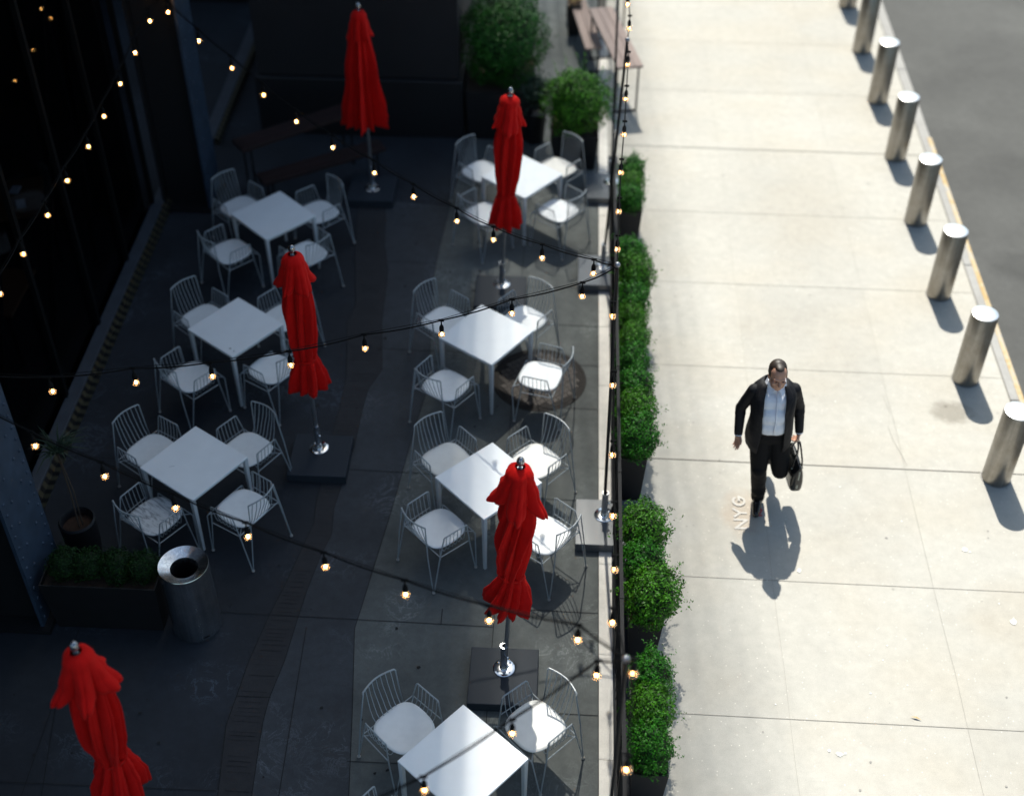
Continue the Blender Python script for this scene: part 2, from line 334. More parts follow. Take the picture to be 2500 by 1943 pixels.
def seg(mb, a, b, wd, z):
    a, b = Vector((*a, z)), Vector((*b, z)); d = (b - a).normalized(); p = Vector((-d.y, d.x, 0)) * wd / 2
    mb.add([a - p, b - p, b + p, a + p], [(0, 1, 2, 3)])
j = MB()
for pl in (seam, bL, bR):
    for a, b in zip(pl, pl[1:]): seg(j, a, b, .006, .009)
for a, b in [((-5, 7.40), (-.49, 7.32)), ((-.11, 7.53), (.44, 7.52)), ((-.49, 7.52), (-.11, 7.53)), ((-2.0, 11.09), (-.5, 11.06)), ((-.5, 11.61), (.44, 11.6)), ((-.1, 10.92), (.44, 10.92)), ((-.5, 10.24), (.44, 10.22)),
             ((-2.05, 9.21), (-.47, 9.17)), ((-5, 9.25), (-2.3, 9.215)), ((-.47, 8.91), (.44, 8.9)), ((-.49, 7.52), (-.5, 3)), ((-.47, 10.24), (-.48, 7.52)), ((-.46, 11.06), (-.47, 10.24)), ((-2.62, 6.48), (-2.33, 6.48)),
             ((-.5, 6.45), (.44, 6.44)), ((-.5, 5.6), (.44, 5.59)), ((-.5, 5.9), (-1.6, 5.9)), ((-4.16, 7.4), (-4.13, 5.0)), ((-4.14, 6.42), (-3.93, 5.2)), ((-5, 5.57), (-2.6, 5.58)), ((-2.15, 7.23), (-2.09, 5.4)), ((-.45, 13.0), (.44, 12.99)), ((-.45, 12.3), (.44, 12.3)),
             ((-2.1, 12.7), (-1.5, 12.7)), ((-.45, 15.5), (-.46, 11.6)), ((-1.35, 14.4), (.44, 14.4)), ((-1.4, 13.9), (-.45, 13.9)), ((-.96, 7.5), (-.96, 7.32)), ((.441, 3), (.441, 16))]:
    seg(j, a, b, .006, .0095)
tag(j.obj('patio_joints', M_['jointp']), kind='structure')
# shallow cross grooves in the curved band
g = MB(); rr = random.Random(3)
def xat(pl, y):
    for (x0, y0), (x1, y1) in zip(pl, pl[1:]):
        if y1 <= y <= y0: return x0 + (x1 - x0) * (y - y0) / (y1 - y0 + 1e-9)
y = 3.2
while y < 13.6:
    a, b = xat(bL, y), xat(bR, y)
    if rr.random() < .75: seg(g, (a + .02 + rr.random() * .04, y), (b - .02 - rr.random() * .05, y - .004), .002 + rr.random() * .004, .0085)
    y += .035 + rr.random() * .03
tag(g.obj('band_grooves', M_['groove']), kind='structure')
# sidewalk joints
j = MB()
for y in (3.5, 5.0, 6.49, 7.99, 9.52, 10.98, 12.48, 13.95, 15.47, 17.0, 18.5, 20, 21.5, 23, 24.5):
    wd = .010 if y in (9.52, 15.47, 3.5, 21.5) else .004
    seg(j, (.57, y + .015), (4.80, y - .03), wd, .004)
hj = MB()
for x in (2.043, 3.511): 
    wob = [(x + rr.uniform(-.006, .006), 3 + k * .5) for k in range(50)]
    for a, b in zip(wob, wob[1:]): seg(hj, a, b, .0022, .0042)
seg(j, (4.797, 3), (4.797, 40), .007, .0041)
# a hairline crack
cr = [(3.46, 10.6), (3.49, 10.35), (3.44, 10.1), (3.46, 9.9), (3.50, 9.75), (3.54, 9.55)]
for a, b in zip(cr, cr[1:]): seg(hj, a, b, .0025, .0043)
tag(hj.obj('sidewalk_hairline', M_['hair_joint']), kind='structure')
tag(j.obj('sidewalk_joints', M_['joint']), kind='structure')
# pale ribbed strip at the edge of the patio
st = MB(); y = 2.0
seams = [2.0, 3.2, 5.32, 6.02, 7.07, 8.1, 9.35, 10.6, 11.6, 12.6, 13.8, 15.0, 16.2, 17.6, 19]
for a, b in zip(seams, seams[1:]):
    st.box((.505, (a + b) / 2, -.072), (.119, b - a - .006, .156))
    if a > 5.3:
        for k in range(9):
            st.box((.505 - .052 + k * .013, (a + b) / 2, .0075), (.006, b - a - .03, .005))
tag(st.obj('ribbed_strip', M_['strip']), kind='structure')

# graffiti on the sidewalk: spray-painted letters reading up the picture
M_['spray'] = mat('spray_white', (.495, .472, .43), .8, vary=.08, scale=60)
M_['sprayr'] = mat('spray_red', (.55, .03, .05), .8)
GZ = [0]
def stroke(mb, pts, wd, z):
    GZ[0] += .0045 / 30; z += GZ[0]
    for a, b in zip(pts, pts[1:]): 
        z += .0004; a, b = Vector(a), Vector(b); d = (b - a).normalized() * wd * .35; seg(mb, tuple(a - d), tuple(b + d), wd, z)
gm = MB()
# letters: local u runs along +Y (reading direction), v runs toward -X (letter height)
def LT(u, v): return (1.868 - v, 8.62 + u)
hN = .115
for pts in ([(0, 0), (0, hN)], [(0, hN), (.11, 0)], [(.11, 0), (.11, hN * 1.05)]): stroke(gm, [LT(*p) for p in pts], .024, .005)
for pts in ([(.15, hN), (.20, hN * .5)], [(.25, hN * 1.05), (.20, hN * .5)], [(.20, hN * .5), (.20, 0)]): stroke(gm, [LT(*p) for p in pts], .024, .005)
stroke(gm, [LT(.30 + .055 + .055 * math.cos(t), hN * .52 + .055 * math.sin(t)) for t in [R(a) for a in range(40, 320, 20)]] + [LT(.412, hN * .5), LT(.36, hN * .5)], .024, .005)
tag(gm.obj('spray_letters', M_['spray']), 'faint white spray painted letters NYG on the pale sidewalk beside the walking man', 'graffiti')
rm = MB(); stroke(rm, [(1.975, 8.95), (2.005, 8.90), (2.022, 8.86)], .02, .005); stroke(rm, [(1.95, 8.79), (2.02, 8.795)], .012, .005); stroke(rm, [(2.022, 8.86), (1.99, 8.80)], .012, .005)
tag(rm.obj('spray_mark', M_['sprayr']), 'small red spray paint mark on the sidewalk by the front shoe of the walking man', 'paint mark')
# litter: a leaf and two flakes
lf = MB().add([(3.05, 6.56, .012), (3.09, 6.545, .02), (3.14, 6.53, .01), (3.10, 6.56, .016)], [(0, 1, 2, 3)]); tag(lf.obj('fallen_leaf', M_['ginger']), 'small dry yellow leaf lying on the open sidewalk', 'leaf')

# old gum spots and pale droppings on the paving
M_['gum'] = mat('gum_dark', (.30, .285, .26), .8); M_['drop'] = mat('droppings_pale', (.74, .74, .70), .8); M_['gump'] = mat('gum_patio', (.008, .009, .01), .8)
def blot(mb, x, y, r, z, rd):
    n_ = 9; mb.poly([(x + r * rd.uniform(.6, 1.2) * math.cos(2 * math.pi * k / n_), y + r * rd.uniform(.6, 1.2) * math.sin(2 * math.pi * k / n_)) for k in range(n_)], z)
rg = random.Random(21); a_, b_2, c_3 = MB(), MB(), MB()
for k in range(70): blot(a_, rg.uniform(1.0, 4.7), rg.uniform(4, 19), rg.uniform(.004, .013), .0046 + k * 2e-6, rg)
for k in range(90): blot(b_2, rg.uniform(1.0, 4.75), rg.uniform(4, 19), rg.uniform(.003, .010), .0052 + k * 2e-6, rg)
for x, y, r in ((3.89, 8.46, .03), (3.93, 8.43, .012), (2.41, 6.17, .028), (2.46, 6.18, .012), (2.33, 6.2, .014), (4.15, 7.62, .035), (2.30, 8.12, .022)): blot(b_2, x, y, r, .0056, rg)
for k in range(120): blot(c_3, rg.uniform(-4.8, .3), rg.uniform(4, 15), rg.uniform(.006, .022), .0102 + k * 3e-6, rg)
tag(a_.obj('gum_spots', M_['gum']), kind='stuff', label='dark old gum spots trodden into the pale sidewalk', cat='gum'); tag(b_2.obj('pale_droppings', M_['drop']), kind='stuff', label='small pale droppings and flecks on the sidewalk', cat='droppings')
tag(c_3.obj('patio_gum_spots', M_['gump']), kind='stuff', label='dark stains spotted over the terrace floor', cat='stains')
# manhole cover
mh = empty('manhole_cover', (-.195, 10.665, .004), 0, 'round cast iron manhole cover with a raised basket pattern under the white chair', 'manhole cover')
MB().lathe([(.5, 0), (.5, .006), (.478, .0062), (.476, .003), (.464, .003), (.462, .007), (.001, .007)], n=64).obj('lid', M_['iron'], mh, smooth=20)
mb = MB(); c = .062
for i in range(-10, 11):
    for k in range(-10, 11):
        x, yy = i * c, k * c
        if math.hypot(x, yy) > .415: continue
        hz = (i + k) % 2 == 0
        for q in (-1, 1):
            if hz: mb.box((x, yy + q * .014, .009), (.056, .013, .010))
            else: mb.box((x + q * .014, yy, .009), (.013, .056, .010))
T = Matrix.Rotation(R(38), 4, 'Z'); mb.v = [tuple(T @ Vector(v)) for v in mb.v]
mb.obj('tread_pattern', mat('tread_iron', (.15, .13, .115), .6, spec=.25, vary=.1, scale=20), mh)
mb = MB()
mb.lathe([(.508, .001), (.508, .0035), (.499, .0035), (.499, .001)], n=64)
mb.box((-.08, .455, .0085), (.06, .03, .003)); mb.box((.13, -.45, .0085), (.05, .03, .003))
mb.obj('rim_gap', M_['irondark'], mh)

# ------------------------------------------------------------------ large structures
# unseen tower, added with invented upright fins that half shade the terrace
tw = empty('added_shade_tower', (-30, 48, 0), 0, 'unseen grey tower added beyond the terrace to block the sun', 'building')
MB().box((-6.0, 0, 52), (48.0, 14, 70)).box((22.475, -7.4, 52), (8.95, .9, 69.9)).obj('wall', M_['tower'], tw)      # x -60 .. -3.05
MB().box((-8, 0, 8.5), (3, 10, 17)).obj('pillar', M_['tower'], tw); MB().box((-24, 0, 8.5), (3, 10, 17)).obj('pillar', M_['tower'], tw)
fin = MB(); x = -3.05; pitch = .2
while x < -.12:
    u = min(1, (x + 3.05) / .6); op = .05 + .33 * u * u * (3 - 2 * u) + .12 * (x + 3.05) / 2.05
    if x > -1.0: op = .50 + .46 * (x + 1.0) / .9
    fin.box((x + pitch * (1 - op) / 2 + 30, -7.9, 52), (pitch * (1 - op), .12, 70)); x += pitch
fin.obj('sun_filter_fins', M_['tower'], tw)  # added fin screen, its gaps shaped to let part of the sun through
# restaurant front along the left
rf = empty('restaurant_front', (-5.15, 9, 0), 0, 'dark glazed restaurant front along the shaded side of the terrace', 'building')
MB().box((-.02, -.5, .03), (.10, 10.0, .06)).box((-.1, -.5, 4.6), (.5, 10, .3)).box((-.1, -.5, 6.0), (.3, 10, 2.6)).obj('wall', M_['frame'], rf)
MB().add([(0, -5.2, .06), (0, 4.6, .06), (0, 4.6, 4.5), (0, -5.2, 4.5)], [(0, 1, 2, 3)]).obj('facade_glass', None, rf)
gm_ = bpy.data.materials.new('pane_glass'); gm_.use_nodes = True; n = gm_.node_tree.nodes; l = gm_.node_tree.links; n.remove(n['Principled BSDF'])
tr = n.new('ShaderNodeBsdfTransparent'); tr.inputs[0].default_value = (.45, .47, .5, 1); gl = n.new('ShaderNodeBsdfGlossy'); gl.inputs['Roughness'].default_value = .03; gl.inputs[0].default_value = (.6, .6, .6, 1)
lw = n.new('ShaderNodeLayerWeight'); lw.inputs['Blend'].default_value = .12; mx = n.new('ShaderNodeMixShader'); l.new(lw.outputs['Fresnel'], mx.inputs[0]); l.new(tr.outputs[0], mx.inputs[1]); l.new(gl.outputs[0], mx.inputs[2]); l.new(mx.outputs[0], n['Material Output'].inputs[0])
bpy.data.objects['facade_glass'].data.materials.clear(); bpy.data.objects['facade_glass'].data.materials.append(gm_)
for k in range(9):
    y0 = -5.0 + k * 1.2; MB().bar((.03, y0, .06), (.03, y0, 4.45), .06, .05).obj('mullion', M_['frame'], rf)
for k in range(6):
    y0 = -4.6 + k * 1.6; MB().bar((-.35, y0, .1), (-.35, min(4.5, y0 + 2.6), 4.4), .07, .05).obj('brace', M_['frame'], rf)
MB().box((.10, 2.05, .07), (.14, 6.0, .14)).obj('sill', M_['sill'], rf, bevel=.006)
MB().bar((.06, 5.03, .0), (.06, 5.03, 6.5), .05).obj('corner_pipe', mat('pipe_grey', (.10, .105, .11), .5), rf)
# striped warning tape on the ledge beside the sill
tm = bpy.data.materials.new('hazard_tape'); tm.use_nodes = True; n = tm.node_tree.nodes; l = tm.node_tree.links; b = n['Principled BSDF']
tc = n.new('ShaderNodeTexCoord'); wv = n.new('ShaderNodeTexWave'); wv.wave_type = 'BANDS'; wv.bands_direction = 'DIAGONAL'; wv.inputs['Scale'].default_value = 5.2
l.new(tc.outputs['Object'], wv.inputs['Vector']); rp = ramp(n, l, wv.outputs[0], [(.48, (.006, .006, .006)), (.52, (.075, .066, .036))]); l.new(rp.outputs[0], b.inputs['Base Color']); b.inputs['Roughness'].default_value = .5
MB().box((.203, 2.05, .062), (.06, 6.0, .124)).obj('warning_tape', tm, rf)
# rooms behind the glass: floor, back wall and laid tables
rm_ = MB(); rm_.box((-3.4, -.3, .02), (6.6, 9.6, .04)).box((-6.8, -.3, 2.2), (.2, 9.6, 4.4)).box((-3.4, 4.55, 2.2), (6.6, .2, 4.4)).box((-3.4, -5.2, 2.2), (6.6, .2, 4.4)).box((-3.6, -.3, 4.6), (6.2, 9.6, .2))
rm_.obj('interior', M_['columndark'], rf)
for k, (x, y) in enumerate([(-6.25, 10.9), (-6.5, 12.6), (-6.1, 9.3)]):
    t = empty('dining_table', (x, y, .04), R(20 * k), ['dim wooden table with folded napkins behind the restaurant glass, middle of three', 'dim wooden table with folded napkins behind the glass, farthest of three', 'dim wooden table with folded napkins behind the glass, nearest of three'][k], 'table', 'dining tables inside the restaurant')
    MB().box((0, 0, .73), (1.1, .8, .04)).obj('tabletop', mat('dining_wood', (.10, .045, .02), .5), t, bevel=.005)
    for sx in (-.48, .48):
        for sy in (-.33, .33): MB().box((sx, sy, .355), (.05, .05, .71)).obj('leg', M_['frame'], t)
    for sx, sy, a in ((-.25, .15, .3), (.3, -.1, 1.0), (.1, .25, .6)):
        nk = MB().box((0, 0, .008), (.16, .10, .016)).obj('napkin', M_['paper']); nk.location = (x + sx * .8, y + sy * .8, .792); nk.rotation_euler = (0, 0, a + k)
        tag(nk, f"{['single', 'small', 'slanted'][[.3, 1.0, .6].index(a)]} pale napkin on the {['middle', 'farthest', 'nearest'][k]} dim table behind the restaurant glass", 'napkin', 'napkins inside the restaurant')
# riveted steel columns
def column(loc, label, w_=.62, dep=.56):
    c = empty('riveted_column', loc, 0, label, 'column', 'riveted steel columns')
    MB().box((-.02, 0, 4.2), (.03, w_, 8.4)).obj('flange', M_['columnpaint'], c)
    MB().box((-dep, 0, 4.2), (.03, w_, 8.4)).box((-dep / 2 - .01, -w_ / 2 + .12, 4.2), (dep - .07, .02, 8.4)).box((-dep / 2, w_ / 2 - .12, 4.2), (dep - .07, .02, 8.4)).obj('web', M_['columndark'], c)  # recessed sides of the column, their shade put into the dark colour
    rv = MB(); r0 = random.Random(2)
    for k in range(64):
        z = .12 + k * .13
        for sy in (-.25, .25): rv.ell((-.004, sy * w_ / .62, z), (.013, .017, .017), 8, 5)
        if k % 2 == 0:
            for sy in (-.12, .12): rv.ell((-.004, sy * w_ / .62, z + .03), (.013, .017, .017), 8, 5)
    rv.obj('rivet_heads', M_['columnpaint'], c, smooth='all')
    MB().box((-dep / 2, 0, .025), (dep + .12, w_ + .1, .05)).obj('base_plate', M_['columndark'], c)
    return c
column((-4.45, 7.40, 0), 'dark blue riveted steel column rising behind the planter beside the trash can')
column((-4.40, 13.92, 0), 'dark blue riveted steel column at the far corner of the restaurant front', w_=.55, dep=.58)
# stone pier at the back
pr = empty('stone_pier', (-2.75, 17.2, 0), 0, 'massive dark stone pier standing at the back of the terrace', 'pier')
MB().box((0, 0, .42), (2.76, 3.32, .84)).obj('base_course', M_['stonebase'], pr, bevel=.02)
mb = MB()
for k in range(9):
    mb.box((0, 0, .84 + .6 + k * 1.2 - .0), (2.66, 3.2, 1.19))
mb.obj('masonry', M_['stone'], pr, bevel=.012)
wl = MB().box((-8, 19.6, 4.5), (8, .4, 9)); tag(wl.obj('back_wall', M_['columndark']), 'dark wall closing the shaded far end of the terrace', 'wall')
# diagonal brace and ledge seen between column and pier
rp_ = empty('ramp_ledge', (-4.78, 17.2, 0), 0, 'low ledge with worn yellow and black edging between the column and the pier', 'ledge')
MB().bar((.0, -2.0, .05), (.0, 2.3, .05), .16, .10).obj('ledge', M_['sill'], rp_)
MB().bar((.115, -2.0, .05), (.115, 2.3, .05), .06, .095).obj('warning_tape', tm, rp_)

# ------------------------------------------------------------------ bollards
bol = empty('bollard', (4.39, 9.43, 0), 0, 'brushed steel bollard nearest the camera, cut by the picture edge', 'bollard', 'steel bollards along the kerb')
MB().lathe([(.139, 0), (.139, .893), (.135, .9)], n=48).obj('post', M_['bollard'], bol, smooth=True)
MB().lathe([(.1345, .9), (.1345, .904), (.125, .908), (.08, .913), (.03, .9155), (.001, .916)], n=48).obj('cap', M_['bollardcap'], bol, smooth=60)
MB().lathe([(.15, .001), (.15, .004), (.1395, .006)], n=40).obj('base_seal', M_['kerb'], bol)
ordn = ['second nearest steel bollard, beside a dark stain on the sidewalk', 'third steel bollard from the near end, opposite the yellow kerb paint', 'fourth steel bollard from the near end of the row', 'fifth steel bollard from the near end of the row', 'sixth steel bollard from the near end, just beyond a wide joint', 'seventh steel bollard from the near end of the row', 'farthest visible steel bollard, its cap cut by the frame']
for k, lb in enumerate(ordn): dup(bol, (4.39 - .004 * k, 9.43 + 1.487 * (k + 1), 0), rnd.uniform(0, 6), lb)
bol['label'] = 'nearest steel bollard, largest of the row along the kerb'

# ------------------------------------------------------------------ tables
def make_table():
    t = empty('cafe_table', (0, 0, 0), 0, '', 'table', 'square white cafe tables on the terrace')
    h = .70; s = .70
    MB().box((0, 0, h - .009), (s, s, .018)).obj('tabletop', M_['table'], t, bevel=.004)
    MB().box((0, s / 2 - .03, h - .037), (s - .08, .02, .036)).box((0, -s / 2 + .03, h - .037), (s - .08, .02, .036)).box((s / 2 - .03, 0, h - .037), (.02, s - .08, .036)).box((-s / 2 + .03, 0, h - .037), (.02, s - .08, .036)).obj('apron', M_['tleg'], t)
    for sx in (-1, 1):
        for sy in (-1, 1):
            a = s / 2 - .021; mb = MB()
            mb.add([(sx * a + q * .013, sy * a + p * .013, 0) for q, p in ((-1, -1), (1, -1), (1, 1), (-1, 1))] + [(sx * a + q * .02, sy * a + p * .02, h - .0185) for q, p in ((-1, -1), (1, -1), (1, 1), (-1, 1))],
                   [(0, 3, 2, 1), (4, 5, 6, 7), (0, 1, 5, 4), (1, 2, 6, 5), (2, 3, 7, 6), (3, 0, 4, 7)])
            mb.obj('leg', M_['tleg'], t, bevel=.003)
    return t
tables = {  # x, y, rotation, label, phrase for its chairs
 'A': (-.51, 13.58, 6 - 45, 'white table half hidden by the second farthest red umbrella, near the bushes', 'the table near the round bush'),
 'B': (-.75, 10.56, 9.7 - 45, 'white table beside the round manhole cover', 'the table beside the manhole cover'),
 'C': (-.60, 8.46, -1 - 45, 'white table partly covered by the closed umbrella beside it, next to the fence', 'the table under the twisted red umbrella'),
 'D': (-.61, 5.52, 4 - 45, 'nearest white table with a string light cable crossing over it', 'the nearest table'),
 'E': (-3.35, 12.60, 1 - 45, 'farthest white table of the shaded row, by the riveted column', 'the farthest shaded table'),
 'F': (-3.37, 10.55, 8 - 45, 'white table in the middle of the shaded row with two specks on top', 'the middle shaded table'),
 'G': (-3.35, 8.55, 11 - 45, 'shaded white table closest to the steel trash can', 'the shaded table by the trash can')}
t0 = make_table(); first = True
for k, (x, y, a, lb, _p) in tables.items():
    if first: t0.location = (x, y, .004); t0.rotation_euler.z = R(a); t0['label'] = lb; first = False
    else: dup(t0, (x, y, .004 if x > -1.5 else 0), R(a), lb)

# ------------------------------------------------------------------ chairs
def arc(a, b, n): return [a + (b - a) * k / n for k in range(n + 1)]
def make_chair():
    c = empty('wire_chair', (0, 0, 0), 0, '', 'chair', 'white wire chairs around the cafe tables')
    # seat: rounded square pad, slightly dished
    mb = MB(); N = 40
    def sq(r, z, dz=0): 
        out = []
        for k in range(N):
            t = 2 * math.pi * k / N; e = .62
            cx, sy = math.cos(t), math.sin(t)
            x = math.copysign(abs(cx) ** e, cx) * r; y = math.copysign(abs(sy) ** e, sy) * r
            out.append((x * (1.0 - .06 * (y > 0) * y / .2), y, z + dz * (abs(x) + abs(y)) ))
        return out
    mb.rings([sq(.19, .437), sq(.212, .441), sq(.216, .448), sq(.212, .455), sq(.19, .457), sq(.13, .4535), sq(.06, .451), sq(.002, .4505)])
    mb.obj('seat', M_['seat'], c, smooth='all')
    # backrest
    mb = MB(); zt = .79; hw = .165
    rail = [(-hw, -.275, zt - .01)] + [(-hw * .96 + (2 * hw * .96) * k / 10, -.285 - .035 * math.sin(math.pi * k / 10), zt) for k in range(11)] + [(hw, -.275, zt - .01)]
    mb.tube(rail, .0075, 7)
    for k in range(7):
        u = (k + .5) / 7 * 2 - 1; x = u * hw * .9; yb = -.285 - .035 * math.cos(u * math.pi / 2)
        mb.tube([(x, yb, zt), (x * 1.02, yb + .02, .68), (x * 1.03, -.255, .57), (x * 1.03, -.228, .49), (x, -.19, .437), (x * .98, -.14, .428), (x * .95, -.08, .430)], .0038, 5)
    mb.obj('backrest', M_['wire'], c, smooth=True)
    # armrests
    for s in (-1, 1):
        mb = MB()
        mb.tube([(s * .262, -.145, .632), (s * .268, -.135, .642), (s * .275, .095, .642), (s * .272, .108, .632)], .0065, 7)
        for k in range(6):
            y = -.125 + k * .043
            mb.tube([(s * .272, y, .642), (s * .264, y, .56), (s * .252, y, .48), (s * .236, y, .432), (s * .218, y, .415), (s * .19, y, .428), (s * .12, y, .432)], .0035, 5)
        mb.obj('armrest', M_['wire'], c, smooth=True)
    # legs: hairpin pairs
    for s in (-1, 1):
        mb = MB(); mb.tube([(s * hw, -.275, .78), (s * .205, -.295, .44), (s * .262, -.298, .02)], .006, 6); mb.tube([(s * .262, -.145, .632), (s * .262, -.20, .42), (s * .268, -.29, .02)], .006, 6)
        mb.obj('leg', M_['wire'], c, smooth=True)
        MB().ell((s * .265, -.295, .012), (.016, .016, .014), 10, 6).obj('foot_cap', M_['foot'], sc.objects[-1], smooth='all')
        mb = MB(); mb.tube([(s * .272, .108, .632), (s * .278, .13, .40), (s * .284, .185, .02)], .006, 6); mb.tube([(s * .215, .225, .425), (s * .235, .232, .405), (s * .286, .195, .02)], .006, 6)
        mb.obj('leg', M_['wire'], c, smooth=True)
        MB().ell((s * .285, .19, .012), (.016, .016, .014), 10, 6).obj('foot_cap', M_['foot'], sc.objects[-1], smooth='all')
    mb = MB()
    mb.tube([(-.215, .225, .425), (.215, .225, .425)], .006, 6)
    mb.tube([(-.262, -.20, .425), (.262, -.20, .425)], .005, 6)
    mb.tube([(-.27, -.205, .40), (0, .0, .425), (.215, .225, .42)], .005, 6); mb.tube([(.27, -.205, .40), (0, .0, .419), (-.215, .225, .42)], .005, 6)
    mb.tube([(-.262, -.2, .42), (-.275, .12, .42)], .005, 6); mb.tube([(.262, -.2, .42), (.275, .12, .42)], .005, 6)
    mb.obj('seat_frame', M_['wire'], c, smooth=True)
    return c
for_leg = None
ch0 = make_chair()
# the foot caps belong to their legs
legs = [o for o in sc.objects if o.parent == ch0 and o.name.startswith('leg')]
caps = [o for o in sc.objects if o.name.startswith('foot_cap')]
for cpo in caps:
    me = cpo.data; cx = sum(v.co.x for v in me.vertices) / len(me.vertices); cy = sum(v.co.y for v in me.vertices) / len(me.vertices)
    best = min(legs, key=lambda q: min((v.co.x - cx) ** 2 + (v.co.y - cy) ** 2 + v.co.z ** 2 for v in q.data.vertices)); cpo.parent = best
chairs = {
 'A': dict(a=((-1.03, 14.03), -40), b=((-.10, 14.15), -133), c=((-.93, 13.11), 48), d=((-.06, 13.22), 142)),
 'B': dict(a=((-1.24, 11.06), -38), b=((-.38, 11.12), -126), c=((-1.13, 10.02), 56), d=((-.17, 10.21), 163)),
 'C': dict(a=((-1.03, 8.94), -47), b=((-.18, 8.97), -132), c=((-1.03, 8.07), 44), d=((-.07, 8.04), 140)),
 'D': dict(a=((-1.11, 5.94), -43), b=((-.08, 6.01), -136), c=((-1.12, 5.04), 48), d=((-.12, 4.98), 137)),
 'E': dict(a=((-3.86, 13.09), -42), b=((-2.92, 13.04), -135), c=((-3.80, 12.20), 47), d=((-2.93, 12.20), 138)),
 'F': dict(a=((-3.83, 10.97), -38), b=((-2.97, 11.03), -128), c=((-3.75, 10.02), 54), d=((-2.95, 10.19), 146)),
 'G': dict(a=((-3.88, 8.92), -33), b=((-2.97, 8.99), -124), c=((-3.64, 8.09), 56), d=((-2.86, 8.23), 150))}
side = {'a': 'at the far restaurant side', 'b': 'at the far street side', 'c': 'at the near restaurant side', 'd': 'at the near street side'}
extra = {('B', 'd'): 'white wire chair standing turned away on the round manhole cover', ('G', 'c'): 'white wire chair with a streaked seat right behind the trash can',
         ('D', 'c'): 'white wire chair cut by the frame at the near restaurant side of the nearest table', ('D', 'd'): 'white wire chair cut by the frame at the near street side of the nearest table'}
first = True
for tk, cs in chairs.items():
    for s_, ((x, y), a) in cs.items():
        lb = extra.get((tk, s_), f'white wire chair {side[s_]} of {tables[tk][4]}')
        z = .004 if x > -1.5 else 0
        if (tk, s_) == ('B', 'd'): z = .010
        if first: ch0.location = (x, y, z); ch0.rotation_euler.z = R(a - 90); ch0['label'] = lb; first = False
        else: dup(ch0, (x, y, z), R(a - 90 + rnd.uniform(-1.5, 1.5)), lb)
# streaked, worn varnish on one seat
wm = bpy.data.materials.new('seat_streaked'); wm.use_nodes = True; n = wm.node_tree.nodes; l = wm.node_tree.links; b = n['Principled BSDF']
tc = n.new('ShaderNodeTexCoord'); rp = ramp(n, l, noise_(n, l, tc, 1, 7, .75, sc3=(5, 26, 1), dist=1.2), [(.42, (.30, .32, .33)), (.52, (.74, .76, .76))]); l.new(rp.outputs[0], b.inputs['Base Color']); b.inputs['Roughness'].default_value = .35
for o in list(sc.objects):
    if o.parent is None and o.get('label') == extra[('G', 'c')]:
        for q in sc.objects:
            if q.parent == o and q.name.startswith('seat') and 'frame' not in q.name:
                q.data = q.data.copy(); q.data.materials[0] = wm

# a few seats have yellowed to cream
cream = mat('seat_cream', (.86, .84, .77), .38, vary=.06, scale=9); seen = {}
for o in list(sc.objects):
    if o.parent is None and o.get('label') in ('white wire chair at the far street side of the nearest table', 'white wire chair at the far street side of the table under the twisted red umbrella', 'white wire chair at the far street side of the table near the round bush', 'white wire chair at the far restaurant side of the table under the twisted red umbrella'):
        for q in sc.objects:
            if q.parent == o and q.name.startswith('seat') and 'frame' not in q.name:
                q.data = q.data.copy(); q.data.materials[0] = cream
# crumbs and a scratch on two table tops
for o in list(sc.objects):
    if o.parent is None and o.get('label') == tables['F'][3]:
        mb = MB(); mi = o.matrix_basis.inverted()
        for (x, y, r) in ((-3.35, 10.19, .010), (-3.30, 10.15, .006)):
            p = Matrix.Rotation(-o.rotation_euler.z, 4, 'Z') @ Vector((x - o.location.x, y - o.location.y, 0)); mb.box((p.x, p.y, .7025), (r * 1.6, r, .004), .5)
        mb.obj('crumbs', M_['twig'], o)
    if o.parent is None and o.get('label') == tables['G'][3]:
        MB().box((-.12, -.16, .7008), (.05, .0025, .001), .9).obj('scratch', M_['wire'], o)

# ------------------------------------------------------------------ closed umbrellas
def canvas(mb, zs, rs, amp, folds, seed, twist=0.0, N=220, lean=(0, 0), thick=True, notch=0, wob=.35):
    rd = random.Random(seed); ph = [rd.uniform(-.22, .22) for _ in range(folds)]; am = [rd.uniform(.65, 1.25) for _ in range(folds)]
    rings = []; prev = None
    for i, z in enumerate(zs):
        u = i / (len(zs) - 1); r0 = rs[i]; A = amp[i] if isinstance(amp, (list, tuple)) else amp
        ring = []
        for k in range(N):
            t = 2 * math.pi * k / N; tt = t + twist * u * 2 + wob * .5 * math.sin(2 * t + seed) * .4
            fpos = tt / (2 * math.pi) * folds; fi = int(math.floor(fpos)) % folds; fr = fpos - math.floor(fpos)
            s = abs(math.sin(math.pi * (fr + 0))) ** .6 * (.82 + .18 * abs(math.sin(3 * math.pi * fr + seed)))           # rounded lobe, sharp crease between lobes
            lob = am[fi] * s
            nz = noise.noise(Vector((math.cos(t) * 1.6 + seed * 3, math.sin(t) * 1.6, z * 2.3))) * .22
            r = r0 * (1 - A + A * lob * 1.35 + nz * (.4 + A))
            dz = 0
            if notch and u > .55: dz = -notch * (u - .55) / .45 * (lob - .6)
            sk = .10 * A * r0 * math.sin(2 * math.pi * fr)          # lobes lean over to one side
            a2 = t + sk / max(r0, .02) * 1.6
            ring.append((r * math.cos(a2), r * math.sin(a2), z + dz))
        rings.append(ring)
    mb.rings(rings, cap=False); return rings
